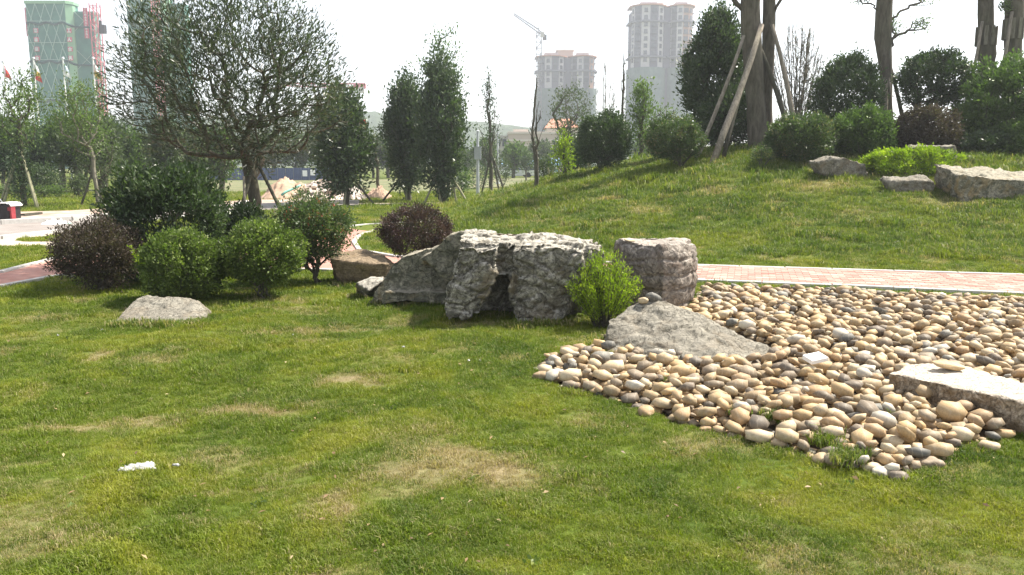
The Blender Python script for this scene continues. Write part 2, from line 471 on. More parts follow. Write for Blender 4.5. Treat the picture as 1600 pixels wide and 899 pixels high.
c = ramp(nt, tt, [(0, (.33, .16, .128)), (.4, (.385, .205, .168)), (.75, (.42, .25, .21)), (1, (.45, .31, .265))])
c = mixc(nt, .35, c, ramp(nt, noise_t(nt, 18, 5, .7, geopos(nt)), [(.3, (.35, .35, .35)), (.7, (.7, .7, .68))]), 'OVERLAY')
principled(nt, out, c, .9, noise_t(nt, 120, 3, .6, geopos(nt)), .002, .5)
brickm = m
# bricks of the stretch one can see, in running bond along the path
A0 = flat(1085, 429); A1 = flat(1600, 447.5)
dA = Vector((A1.x - A0.x, A1.y - A0.y, 0)).normalized(); nA = Vector((-dA.y, dA.x, 0)); angA = math.atan2(dA.y, dA.x)
bb = MB(); bb.box((0, 0, 0), (.0965, .0465, .02))
brick_me = bb.mesh('brick'); brick_me.materials.append(brickm)
nb = 0; rest = []
path_in = PATH
cand = []
for r in range(-14, 15):
    for k in range(-6, 32):
        c0 = A0 + dA * (k * .2 + (.1 if r % 2 else 0)) + nA * (r * .1)
        cor = [c0 + dA * (sx * .11) + nA * (sy * .06) for sx in (-1, 1) for sy in (-1, 1)]
        if all(in_poly(np.array([q_.x]), np.array([q_.y]), path_in)[0] for q_ in cor):
            cand.append(c0)
cand.sort(key=lambda c_: c_.y)
path_e = path
vis = [c_ for c_ in cand if 1088 < 800 + FPX * c_.x / (c_.y * CP + EYE * SP) < 1640]
visset = set(id(c_) for c_ in vis[:300])
rm = MB(); tg = []
for c_ in cand:
    z = .017 + random.uniform(-.0025, .0025)
    if id(c_) in visset:
        o = link_mesh('brick', brick_me, None, path_e, (c_.x, c_.y, z))
        o.rotation_euler = (random.gauss(0, .008), random.gauss(0, .008), angA + random.gauss(0, .006))
        o['tone'] = random.random()
    else:
        rm.box((c_.x, c_.y, z), (.0965, .0465, .02), angA); tg += [random.random()] * 8
me = rm.mesh('brick'); me.materials.append(brickm)
a = me.attributes.new('toneg', 'FLOAT', 'POINT'); a.data.foreach_set('value', tg)
o = link_mesh('paving_bricks', me, None, path_e, (0, 0, 0)); o['kind'] = 'stuff'
# kerb stones
def kerb_run(pts, parent, L=.8, wd=.05, z0=-.06, z1=.045, maxn=80):
    P2 = [Vector((a_, b_, 0)) for a_, b_ in pts]
    seg = []
    for i in range(len(P2) - 1):
        d = P2[i + 1] - P2[i]; n = max(1, round(d.length / L))
        for k in range(n): seg.append((P2[i].lerp(P2[i + 1], k / n), P2[i].lerp(P2[i + 1], (k + 1) / n)))
    for a_, b_ in seg:
        c_ = (a_ + b_) / 2; d = b_ - a_
        mb = MB(); mb.box((0, 0, 0), (d.length / 2 - .006, wd, (z1 - z0) / 2))
        me = mb.mesh('kerb_stone'); me.materials.append(M['kerb'])
        bm = bmesh.new(); bm.from_mesh(me); bmesh.ops.bevel(bm, geom=bm.edges[:], offset=.006, segments=1, affect='EDGES'); bm.to_mesh(me); bm.free()
        o = link_mesh('kerb_stone', me, None, parent, (c_.x, c_.y, (z0 + z1) / 2 + random.uniform(-.003, .003)))
        o.rotation_euler = (0, 0, math.atan2(d.y, d.x))
def smooth_pts(pts, it=2):
    for _ in range(it):
        r = [pts[0]]
        for a_, b_ in zip(pts[:-1], pts[1:]):
            r += [(a_[0] * .75 + b_[0] * .25, a_[1] * .75 + b_[1] * .25), (a_[0] * .25 + b_[0] * .75, a_[1] * .25 + b_[1] * .75)]
        r.append(pts[-1]); pts = r
    return pts
kerb_run(W2(PATH_NEAR[1:]), path)
kerb_run(W2(PATH_FAR[1:10]), path, 1.0)
kerb_run(W2(PATH_FAR[10:]), path)
# road, pavement, footpath strip ------------------------------------------------
m, nt, out = mat_new('grey_road'); pos = geopos(nt)
c = ramp(nt, noise_t(nt, 1.2, 6, .7, pos), [(.3, (.19, .165, .15)), (.7, (.29, .26, .24))])
principled(nt, out, c, .95, noise_t(nt, 80, 3, .6, pos), .004, .5)
road = sheet('road', ROAD, .02, m)
m, nt, out = mat_new('dusty_pavement'); pos = geopos(nt)
c = ramp(nt, noise_t(nt, .9, 6, .72, pos, .8), [(.3, (.25, .18, .135)), (.5, (.36, .27, .215)), (.68, (.52, .46, .40))])
principled(nt, out, c, .95, noise_t(nt, 10, 6, .7, pos), .02, .5)
pave = sheet('pavement', PAVE, .11, m)
strip = sheet('footpath', STRIP, .016, simple('pale_footpath', (.42, .36, .30), .9, .12, 2))
kerb_run(W2(ROAD_F[1:7], 0), pave, 2.0, .09, -.02, .15)
kerb_run(W2(ROAD_N[1:6], 0), road, 2.0, .08, -.02, .10)
# sandy path beyond the lawn by the staked trees
SANDY = W2([(560, 321.5), (640, 322), (700, 321), (762, 320), (765, 316.5), (700, 317), (620, 318.5), (560, 318.6)])
sheet('sandy_path', SANDY, .03, simple('sand', (.42, .36, .24), .95, .15, 1))
# bare field and worn grass behind
m, nt, out = mat_new('dry_field'); pos = geopos(nt)
c = ramp(nt, noise_t(nt, .35, 7, .7, pos, .6), [(.32, (.08, .11, .04)), (.5, (.14, .15, .07)), (.66, (.22, .18, .11))])
principled(nt, out, c, .95, noise_t(nt, 3, 6, .7, pos), .05, .6)
sheet('field', W2([(330, 316), (480, 314), (560, 316), (690, 296), (880, 290), (880, 278), (330, 283)]), .02, m)

# ================================================================== BOULDERS
def prism_pts(poly, Y0, depth, inset=0.0, lift=0.0):
    """front outline given by where it is seen, extruded back to its real depth"""
    f = [P(a_, b_, Y0) if len((a_, b_)) == 2 else None for a_, b_ in poly]
    c_ = sum(f, Vector()) / len(f)
    bk = []
    for v in f:
        q_ = v + (c_ - v) * inset; q_.y += depth; q_.z += lift
        bk.append(q_)
    return f + bk
def boulder(name, label, hulls, mat, voxel=.025, big=.04, mid=.02, fine=.008, strata=.0, sfreq=9, crack=.012, cfreq=6, seed=0, smooth=3, group=None, cat='boulder', sink=.0, warp=1.6):
    bm = bmesh.new()
    allp = []
    for pts in hulls:
        vs = [bm.verts.new(p) for p in pts]
        allp += pts
        r = bmesh.ops.convex_hull(bm, input=vs)
        dead = [g_ for g_ in set(r['geom_interior'] + r['geom_unused']) if isinstance(g_, bmesh.types.BMVert) and g_.is_valid]
        bmesh.ops.delete(bm, geom=dead, context='VERTS')
    cx = sum(p.x for p in allp) / len(allp); cy = sum(p.y for p in allp) / len(allp); zb = min(p.z for p in allp)
    org = Vector((cx, cy, gz(cx, cy)))
    for v in bm.verts: v.co -= org
    me = bpy.data.meshes.new(name); bm.to_mesh(me); bm.free()
    o = bpy.data.objects.new(name, me); COL.objects.link(o)
    md = o.modifiers.new('r', 'REMESH'); md.mode = 'VOXEL'; md.voxel_size = voxel; md.use_smooth_shade = True
    ms = o.modifiers.new('s', 'SMOOTH'); ms.factor = .5; ms.iterations = smooth
    dg = bpy.context.evaluated_depsgraph_get(); dg.update()
    me2 = bpy.data.meshes.new_from_object(o.evaluated_get(dg))
    o.modifiers.clear(); o.data = me2; me2.name = name
    n = len(me2.vertices)
    co = np.empty(n * 3, np.float32); me2.vertices.foreach_get('co', co); co = co.reshape(-1, 3)
    no = np.empty(n * 3, np.float32); me2.vertices.foreach_get('normal', no); no = no.reshape(-1, 3)
    off = Vector((seed * 3.1, seed * 1.7, seed * .9))
    for i in range(n):
        p = Vector(co[i]) + off
        d = mnoise.noise(p * 1.6) * big + mnoise.fractal(p * 5.0, .9, 2.1, 4) * mid + mnoise.fractal(p * 19.0, .8, 2.1, 3) * fine
        if strata:
            ww = p.z * sfreq + mnoise.noise(p * 2.2) * warp
            s_ = abs((ww % 1.0) - .5) * 2
            d -= strata * max(0, 1 - s_ * 3.2) * (.4 + .9 * mnoise.noise(p * 4 + Vector((5, 5, 5))) + .3)
        if crack:
            pw = Vector((p.x, p.y, p.z * 1.5)) * cfreq + mnoise.noise_vector(p * 4) * .45
            ds, _ = mnoise.voronoi(pw)
            e = ds[1] - ds[0]
            if e < .16: d -= crack * (1 - e / .16)
            d += (mnoise.cell(_[0] * 3.7) - .5) * crack * .9
        co[i] += no[i] * d
    me2.vertices.foreach_set('co', co.ravel()); me2.update()
    me2.polygons.foreach_set('use_smooth', np.ones(len(me2.polygons), bool))
    me2.materials.clear(); me2.materials.append(mat)
    o.location = org
    tag(o, label, cat, group)
    return o
def gpt(px, py, dz=0.0):
    v = flat(px, py); v.z = gz(v.x, v.y) + dz; return v
# main craggy boulder
boulder('boulder', 'long craggy flat-topped grey boulder standing on two leg-like spurs', [
    prism_pts([(716, 374), (712, 400), (716, 430), (800, 434), (900, 440), (948, 428), (944, 388), (850, 379)], 8.62, 1.0, .03, .03),
    prism_pts([(716, 385), (782, 385), (778, 420), (756, 462), (752, 492), (700, 502), (693, 486), (720, 450)], 8.50, .5, .04),
    prism_pts([(745, 400), (905, 400), (905, 496), (745, 492)], 8.93, .65, 0),
    prism_pts([(800, 384), (908, 386), (912, 450), (892, 498), (850, 512), (808, 508), (794, 470), (798, 440)], 8.52, .55, .05),
    prism_pts([(885, 390), (949, 392), (944, 440), (918, 492), (885, 494)], 8.85, .7, .05)],
    M['rock_grey'], .017, .03, .019, .014, .030, 6.0, .040, 3.6, 1, 2)
boulder('boulder', 'grey-green wedge-shaped boulder with yellowish crest left of the craggy flat-topped one', [
    prism_pts([(578, 474), (592, 446), (612, 408), (650, 392), (712, 378), (728, 400), (728, 480)], 9.75, .75, .25),
    prism_pts([(655, 405), (690, 384), (706, 366), (722, 362), (742, 374), (745, 400), (735, 440), (700, 440)], 9.45, .6, .25),
    prism_pts([(600, 455), (735, 455), (735, 480), (596, 474)], 9.6, .8, 0)],
    M['rock_slate'], .022, .04, .03, .010, .01, 5, .008, 3.2, 2, 2)
b3 = []
for z, s_ in ((-.1, .90), (.1, .97), (.35, 1.06), (.58, 1.05), (.73, .97), (.80, .88)):
    for a_, yy in ((957, 10.0), (968, 9.72), (1000, 9.38), (1034, 9.14), (1056, 9.20), (1074, 9.38), (1085, 9.70), (1082, 10.0), (1068, 10.3), (1030, 10.45), (985, 10.4), (962, 10.25)):
        p = P(a_, 449.5, yy); c_ = Vector((1.62, 9.85, 0))
        b3.append(Vector((c_.x + (p.x - c_.x) * s_, c_.y + (yy - c_.y) * s_, z)))
boulder('boulder', 'barrel-shaped pinkish grey boulder with fine horizontal cracks by the brick path', [b3], M['rock_barrel'], .016, .018, .008, .005, .030, 5.6, .014, 3.2, 3, 1, warp=.4)
boulder('boulder', 'low cone-shaped grey slab sloping into the pebble bed with two small stones on its peak', [
    [gpt(942, 540, -.03), gpt(948, 556, -.05), gpt(1000, 563, -.06), gpt(1100, 576, -.06), gpt(1160, 582, -.06), gpt(1205, 568, -.06), gpt(1212, 548, 0), P(1150, 519, 7.6), P(1080, 489, 7.75), P(1203, 538, 7.4),
     P(1042, 468, 7.8), P(1012, 466, 7.85), P(982, 477, 7.85), P(948, 500, 7.6), Vector((1.3, 8.6, -.1)), Vector((2.2, 8.3, -.1)), Vector((2.6, 7.6, -.1))]],
    M['rock_tan'], .018, .03, .022, .008, .008, 6, .012, 3.0, 4, 2)
sl = [flat(1388, 583, .17), flat(1424, 569, .17), flat(1502, 568, .17), flat(1620, 608, .19), flat(1760, 640, .2), flat(1780, 672, .22), flat(1600, 624, .22), flat(1520, 597, .20), flat(1440, 586, .18)]
slb = [Vector((v.x + .02, v.y + .02, -.08)) for v in sl]
boulder('boulder', 'long pale flat-topped slab carrying a flat tan stone, right of the pebble bed', [sl + slb], M['rock_pale'], .015, .02, .016, .007, .0, 6, .003, 3, 5, 2)
boulder('boulder', 'low flat weathered stone slab lying in front of the left shrubs', [
    [gpt(174, 504, 0), gpt(292, 513, 0), gpt(324, 506, 0), P(322, 482, 8.95), P(306, 467, 9.15), P(230, 460, 9.35), P(212, 465, 9.3), P(296, 494, 8.66), P(322, 496, 8.8), gpt(196, 492), Vector((-4.2, 9.6, -.05)), Vector((-3.5, 9.5, -.05)), gpt(176, 509, -.1), gpt(298, 516, -.1), gpt(322, 510, -.1)]],
    M['rock_tan'], .015, .010, .008, .006, .008, 6, .010, 3, 6, 1)
boulder('boulder', 'wide low sandy boulder with dark shaded front beside the path bend', [
    [P(514, 404, 11.4), P(528, 392, 12.0), P(560, 389, 12.3), P(600, 398, 12.1), P(608, 412, 11.5), P(560, 410, 11.3), gpt(535, 446, -.05), gpt(600, 444, -.05), gpt(522, 436, 0), Vector((-2.3, 12.6, -.05)), Vector((-1.6, 12.6, -.05))]],
    M['rock_sand'], .022, .03, .02, .008, .006, 6, .004, 3, 7, 2)
boulder('rock', 'small pale angular rock at the left foot of the grey-green wedge-shaped boulder', [
    [gpt(555, 462, 0), gpt(572, 466, -.03), gpt(600, 452, 0), P(556, 442, 10.2), P(578, 434, 10.3), P(600, 432, 10.3), P(598, 440, 10.1), P(575, 455, 9.98), Vector((-1.85, 10.5, 0)), Vector((-1.55, 10.5, 0))]],
    M['rock_grey'], .014, .015, .012, .005, 0, 5, .006, 5, 8, 1, cat='rock')
# rocks on the mound
def mrock(label, poly, Yf, depth, mat, seed, lift=.05, inset=.1, name='rock'):
    return boulder(name, label, [prism_pts(poly, Yf, depth, inset, lift)], mat, .04, .05, .04, .015, .02, 5, .014, 3, seed, 2, cat='rock')
g1 = G(1315, 278)
mrock('rounded pale rock half buried under the trimmed shrubs on the mound', [(1274, 254), (1300, 246), (1330, 246), (1352, 256), (1360, 276), (1320, 281), (1285, 276)], g1.y, .7, M['rock_tan'], 11)
g2 = G(1420, 303)
mrock('thin pale flat slab lying on the mound grass below the bright hedge', [(1386, 289), (1392, 281), (1462, 281), (1466, 290), (1462, 306), (1396, 306)], g2.y, .6, M['rock_tan'], 12, .12)
g3 = G(1560, 314)
mrock('long dark layered rock with pale top at the right end of the mound', [(1497, 272), (1518, 281), (1560, 285), (1700, 290), (1700, 335), (1540, 336), (1502, 326), (1498, 300)], g3.y, 1.2, M['rock_slate'], 13, .26, .04)
mrock('pale rock peeping out behind the bright low hedge on the mound', [(1418, 238), (1430, 228), (1495, 228), (1500, 250), (1420, 250)], g1.y + .9, .5, M['rock_tan'], 14)

# ================================================================== PEBBLE BED
def cobble_mesh(seed, sub=2):
    bm = bmesh.new(); bmesh.ops.create_icosphere(bm, subdivisions=sub, radius=1)
    r_ = random.Random(seed); pw_ = r_.uniform(2.0, 3.2); ax = r_.uniform(-.25, .25)
    for v in bm.verts:
        c = v.co
        c = c * (sum(abs(k) ** pw_ for k in c) ** (-1 / pw_))
        d = 1 + mnoise.noise(c * .9 + Vector((seed * 7, 0, 0))) * .26 + mnoise.noise(c * 2.2 + Vector((0, seed * 5, 0))) * .09
        c = c * d
        c.y *= 1 + ax * c.x; c.z *= 1 + ax * .6 * c.x
        v.co = c
    me = bpy.data.meshes.new('cobble'); bm.to_mesh(me); bm.free()
    me.polygons.foreach_set('use_smooth', [True] * len(me.polygons)); return me
def cobmat(name, obj):
    m, nt, out = mat_new(name)
    pos = geopos(nt)
    t = attr(nt, 'tone', 'OBJECT' if obj else 'GEOMETRY')
    c = ramp(nt, t, [(0, (.48, .40, .275)), (.12, (.36, .265, .15)), (.30, (.46, .325, .17)), (.45, (.29, .22, .135)), (.60, (.38, .255, .14)), (.70, (.28, .22, .15)), (.80, (.16, .13, .10)), (.90, (.12, .12, .11)), (1, (.56, .51, .42))], 'LINEAR')
    n1 = noise_t(nt, 9, 5, .6, pos, 1.0); n2 = noise_t(nt, 90, 4, .7, pos)
    c = mixc(nt, .55, c, ramp(nt, n1, [(.3, (.3, .29, .27)), (.7, (.72, .71, .68))]), 'OVERLAY')
    c = mixc(nt, .35, c, ramp(nt, n2, [(.35, (.32, .31, .3)), (.65, (.66, .66, .66))]), 'OVERLAY')
    wv = nt.nodes.new('ShaderNodeTexWave'); wv.inputs['Scale'].default_value = 6; wv.inputs['Distortion'].default_value = 9; wv.inputs['Detail'].default_value = 3
    nt.links.new(pos, wv.inputs['Vector'])
    vein = ramp(nt, wv.outputs['Fac'], [(.0, (1, 1, 1)), (.10, (0, 0, 0))])
    c = mixc(nt, math_n(nt, 'MULTIPLY', vein, math_n(nt, 'MULTIPLY', n1, .35)), c, (.58, .50, .40))
    principled(nt, out, c, .62, n2, .0015, .5, .3)
    return m
M['cob_o'] = cobmat('cobble_stone', True); M['cob_s'] = cobmat('cobble_stone_joined', False)
NV = 12
cob_me = [cobble_mesh(i, 3) for i in range(NV)]
for me in cob_me: me.materials.append(M['cob_o'])
cobV = []; cobF = []
midm = [cobble_mesh(i, 2) for i in range(NV)]
for me in midm:
    v = np.empty(len(me.vertices) * 3, np.float32); me.vertices.foreach_get('co', v); cobV.append(v.reshape(-1, 3))
    cobF.append(np.array([list(p.vertices) for p in me.polygons], np.int32))
for me in midm: bpy.data.meshes.remove(me)
lowm = [cobble_mesh(i, 1) for i in range(NV)]
lowV = []; lowF = []
for me in lowm:
    v = np.empty(len(me.vertices) * 3, np.float32); me.vertices.foreach_get('co', v); lowV.append(v.reshape(-1, 3))
    lowF.append(np.array([list(p.vertices) for p in me.polygons], np.int32))
    bpy.data.meshes.remove(me)
FOOT = [[tuple(v[:2]) for v in (gpt(948, 546), gpt(1000, 558), gpt(1100, 570), gpt(1160, 574), gpt(1200, 562), Vector((2.5, 7.7, 0)), Vector((2.1, 8.2, 0)), Vector((1.3, 8.5, 0)))],
        [(v.x, v.y) for v in sl], [(1.2, 9.4), (1.7, 9.25), (2.15, 9.6), (2.1, 10.2), (1.2, 10.3)]]
xs = [p[0] for p in BED]; ys = [p[1] for p in BED]
gx0, gy0, cell = min(xs) - .4, min(ys) - .4, .02
gw, gh = int((max(xs) - gx0 + .4) / cell), int((max(ys) - gy0 + .4) / cell)
GXX, GYY = np.meshgrid(gx0 + (np.arange(gw) + .5) * cell, gy0 + (np.arange(gh) + .5) * cell)
Hin = in_poly(GXX, GYY, BED)
H = hz(GXX, GYY) - np.where(Hin, .03, 0)
H0 = H.copy()
area = Hin.sum() * cell * cell
for f_ in FOOT: H[in_poly(GXX, GYY, f_)] = .10
stones = []
NC = int(area / (math.pi * .062 * .049) * 1.8)
print('bed area', area, 'cobbles', NC)
DB = poly_dist(GXX, GYY, BED)
ins = np.argwhere(Hin & (DB > .035))
okf = np.ones(len(ins), bool)
for f_ in FOOT:
    okf &= ~in_poly(GXX[ins[:, 0], ins[:, 1]], GYY[ins[:, 0], ins[:, 1]], f_)
ins = ins[okf]
rs = np.random.default_rng(3)
for k in range(NC):
    if k < NC * .35: a_ = rs.uniform(.026, .055)
    else: a_ = min(.12, max(.034, rs.normal(.063, .018)))
    b_ = a_ * rs.uniform(.66, .92); c_ = a_ * rs.uniform(.42, .66)
    yaw = rs.uniform(0, math.pi)
    best = None
    for t in range(5):
        j, i = ins[rs.integers(len(ins))]
        n = int(a_ / cell) + 1
        j0, j1, i0, i1 = max(0, j - n), min(gh, j + n + 1), max(0, i - n), min(gw, i + n + 1)
        xx = GXX[j0:j1, i0:i1] - GXX[j, i]; yy = GYY[j0:j1, i0:i1] - GYY[j, i]
        u = (xx * math.cos(yaw) + yy * math.sin(yaw)) / a_; v = (-xx * math.sin(yaw) + yy * math.cos(yaw)) / b_
        r2 = u * u + v * v; ok = r2 < .92
        hh = c_ * np.sqrt(np.clip(1 - r2, 0, 1)) * .78
        z = np.max((H[j0:j1, i0:i1] + hh)[ok]) if ok.any() else 9
        if best is None or z < best[0]: best = (z, j, i, (j0, j1, i0, i1), ok, hh, xx, yy)
    z, j, i, (j0, j1, i0, i1), ok, hh, xx, yy = best
    if z > H0[j, i] + min(.14, .085 + .2 * DB[j, i]): continue
    sub = H[j0:j1, i0:i1]
    # tilt follows what the stone lies on
    A = np.stack([xx[ok], yy[ok], np.ones(ok.sum())], 1)
    try: gxs, gys, _ = np.linalg.lstsq(A, sub[ok], rcond=None)[0]
    except Exception: gxs = gys = 0
    gxs = float(np.clip(gxs * .7, -.5, .5) + rs.normal(0, .08)); gys = float(np.clip(gys * .7, -.5, .5) + rs.normal(0, .08))
    zt = z + gxs * xx + gys * yy + hh / .78
    sub[ok] = np.maximum(sub[ok], zt[ok])
    stones.append([GXX[j, i] + rs.uniform(-.01, .01), GYY[j, i] + rs.uniform(-.01, .01), z, a_, b_, c_, yaw, gxs, gys, int(rs.integers(NV)), j, i])
# loose stones in the grass along the edge
for px, py in [(1300, 722), (1282, 719), (930, 612), (845, 590), (1010, 645), (1545, 702), (1378, 742), (1330, 728), (1106, 664), (1452, 728), (1404, 748), (930, 548), (1214, 696)]:
    v = flat(px, py); a_ = rs.uniform(.05, .075)
    stones.append([v.x, v.y, gz(v.x, v.y) + .02, a_, a_ * .75, a_ * .5, rs.uniform(0, 3), 0, 0, int(rs.integers(NV)), -1, -1])
S = []
for s_ in stones:
    x, y, z, a_, b_, c_, yaw, gxs, gys, vi, j, i = s_
    visible = j < 0 or (z + c_ * .62 >= H[j, i])
    d = math.hypot(x, y)
    pxx = 800 + FPX * x / (y * CP + EYE * SP)
    inframe = -20 < pxx < 1620
    S.append((visible and inframe, a_ / d, s_))
def rotm(yaw, gxs, gys):
    n = Vector((-gxs, -gys, 1)).normalized()
    q_ = Vector((0, 0, 1)).rotation_difference(n).to_matrix()
    return q_ @ Matrix.Rotation(yaw, 3, 'Z')
order = sorted(range(len(S)), key=lambda k: -(S[k][1] if S[k][0] else -1))
single = set(order[:296])
TN = [(0, .06, 'cream'), (.06, .2, 'light brown'), (.2, .38, 'golden tan'), (.38, .52, 'sandy brown'), (.52, .65, 'orange-brown'), (.65, .75, 'tan'), (.75, .85, 'grey-brown'), (.85, .95, 'dark grey'), (.95, 1.01, 'whitish')]
def tone_pick():
    r_ = rs.random()
    if r_ < .13: return rs.uniform(0, .06)
    if r_ < .66: return rs.uniform(.06, .75)
    if r_ < .84: return rs.uniform(.70, .83)
    if r_ < .90: return rs.uniform(.84, .93)
    if r_ < .96: return rs.uniform(.06, .5)
    return rs.uniform(.96, 1)
jv = []; jf = []; jt = []; base = 0
for k, (vis_, sz, s_) in enumerate(S):
    x, y, z, a_, b_, c_, yaw, gxs, gys, vi, j, i = s_
    t = float(tone_pick()); R = rotm(yaw, gxs, gys)
    if k in single:
        o = bpy.data.objects.new('cobble', cob_me[vi]); COL.objects.link(o)
        o.location = (x, y, z); o.rotation_euler = R.to_euler(); o.scale = (a_, b_, c_)
        cn = [n_ for lo, hi, n_ in TN if lo <= t < hi][0]
        px = 800 + FPX * x / (y * CP + EYE * SP)
        lm = [('beside the white tile', 1273, 574), ('before the left end of the cone-shaped slab', 985, 580), ('before the right end of the cone-shaped slab', 1150, 600), ('at the left point of the bed', 865, 585),
              ('at the front tip of the bed', 1410, 738), ('by the left end of the long pale slab', 1385, 610), ('in the shade of the long pale slab', 1500, 655), ('by the grass tufts near the front tip', 1300, 690),
              ('at the grass edge below the cone-shaped slab', 1020, 625), ('at the grass edge below the white tile', 1180, 675), ('midway between the white tile and the grass edge', 1250, 630), ('behind the right end of the cone-shaped slab', 1190, 520),
              ('behind the white tile', 1290, 545), ('behind the long pale slab', 1480, 545), ('right of the front tip', 1500, 700), ('midway between the pale slab and the front tip', 1400, 670), ('beside the barrel-shaped boulder', 1120, 490)]
        zone = min(lm, key=lambda q_: (flat(q_[1], q_[2]) - Vector((x, y, 0))).length)[0]
        size = 'large' if a_ > .088 else 'medium' if a_ > .068 else 'small'
        shp_ = 'flat' if c_ / a_ < .48 else 'elongated' if b_ / a_ < .73 else 'rounded'
        tag(o, f'{size} {shp_} {cn} cobble {zone}', 'cobble', f'{size} {shp_} {cn} cobbles {zone}')
        o['tone'] = t
    else:
        VV, FF = (cobV, cobF) if (y < 8.2 and vis_) else (lowV, lowF)
        Mx = np.array(R) @ np.diag([a_, b_, c_])
        v = VV[vi] @ Mx.T + np.array([x, y, z])
        jv.append(v); jf.append(FF[vi] + base); jt.append(np.full(len(v), t)); base += len(v)
me = np_mesh('cobbles', np.concatenate(jv), np.concatenate(jf), True, {'tone': ('POINT', 'FLOAT', np.concatenate(jt))})
o = link_mesh('cobbles', me, M['cob_s'])
tag(o, 'bed of rounded tan river cobbles stretching from the boulders to the brick path', 'cobbles', None, 'stuff')
print('stones', len(stones), 'tris', len(me.polygons))
def single_stone(px, py, Y, a_, b_, c_, yaw, tone, label, zoff=0, vi=0):
    p = P(px, py, Y)
    o = bpy.data.objects.new('cobble', cob_me[vi]); COL.objects.link(o)
    o.location = (p.x, p.y, p.z + zoff); o.rotation_euler = (.1, .12, yaw); o.scale = (a_, b_, c_); o['tone'] = tone
    tag(o, label, 'cobble'); return o
single_stone(1021, 466, 7.85, .075, .055, .052, .3, .89, 'blue-grey rounded stone resting on the peak of the cone-shaped slab', 0, 3)
single_stone(1005, 470, 7.80, .05, .04, .032, 2.4, .05, 'small cream stone leaning beside the grey one on the slab peak', 0, 5)
single_stone(1480, 573, 5.95, .105, .055, .024, -.1, .2, 'flat tan stone lying on top of the long pale slab', .012, 2)
single_stone(984, 377, 9.75, .07, .05, .018, .1, .02, 'flat cream stone on the left of the barrel-shaped boulder top', .012, 4)
single_stone(1055, 378, 9.7, .07, .045, .022, .2, .78, 'flat grey-brown stone on the right of the barrel-shaped boulder top', .012, 7)
# ceramic tile and litter
t0 = flat(1273, 574, .09)
mb = MB(); mb.box((0, 0, 0), (.085, .055, .018))
me = mb.mesh('tile'); me.materials.append(M['ceramic'])
bm = bmesh.new(); bm.from_mesh(me); bmesh.ops.bevel(bm, geom=bm.edges[:], offset=.003, segments=2, affect='EDGES'); bm.to_mesh(me); bm.free()
o = link_mesh('tile', me, None, None, (t0.x, t0.y, .165)); o.rotation_euler = (rad(14), rad(-4), rad(24))
tag(o, 'white rectangular tile lying tilted on the cobbles', 'tile')
M['scrap'] = simple('crumpled_plastic', (.40, .40, .39), .55, .2, 40, .004)
def rag(px, py, sx, sy, h, rz, label, seed, nn=22):
    c = flat(px, py); V = []; rr = random.Random(seed)
    for j in range(nn):
        for i in range(nn):
            u, v = i / (nn - 1) * 2 - 1, j / (nn - 1) * 2 - 1
            r_ = 1 + .35 * mnoise.noise(Vector((math.atan2(v, u) * 1.5, seed, 0)))
            x, y = u * sx * r_ * (1 - .45 * (u < 0) * abs(v) * abs(u)), v * sy * r_ * (.45 + .55 * (u * .5 + .5))
            z = h * (.5 + .5 * (1 - max(abs(u), abs(v)) ** 2)) * (.6 + .7 * abs(mnoise.noise(Vector((u * 2.3, v * 2.3, seed))))) + .02 * mnoise.noise(Vector((u * 7, v * 7, seed)))
            if max(abs(u), abs(v)) > .97: z *= .3
            V.append((x, y, z))
    q_ = np.array([[j * nn + i, j * nn + i + 1, (j + 1) * nn + i + 1, (j + 1) * nn + i] for j in range(nn - 1) for i in range(nn - 1)])
    me = np_mesh('rag', np.array(V), q_, True)
    o = link_mesh('plastic_scrap', me, M['scrap'], None, (c.x, c.y, gz(c.x, c.y) + .015)); o.rotation_euler = (0, 0, rz)
    sol = o.modifiers.new('s', 'SOLIDIFY'); sol.thickness = .002
    return tag(o, label, 'litter')
rag(214, 739, .095, .05, .035, .5, 'crumpled white plastic scrap lying on the foreground lawn', 3)
rag(275, 732, .02, .014, .02, .2, 'tiny white paper scrap right of the crumpled white plastic on the lawn', 5, 8)
for (px, py) in [(91, 527), (160, 518), (631, 546), (733, 567), (750, 568), (458, 527)]:
    rag(px, py, .014, .01, .012, px, 'white crumb of litter on the lawn %s' % {91: 'at the far left', 160: 'left of the low flat slab', 631: 'below the wedge-shaped boulder', 733: 'left of the pebble bed tip', 750: 'nearest the left tip of the pebble bed', 458: 'below the green ball shrubs'}[px], px, 7)

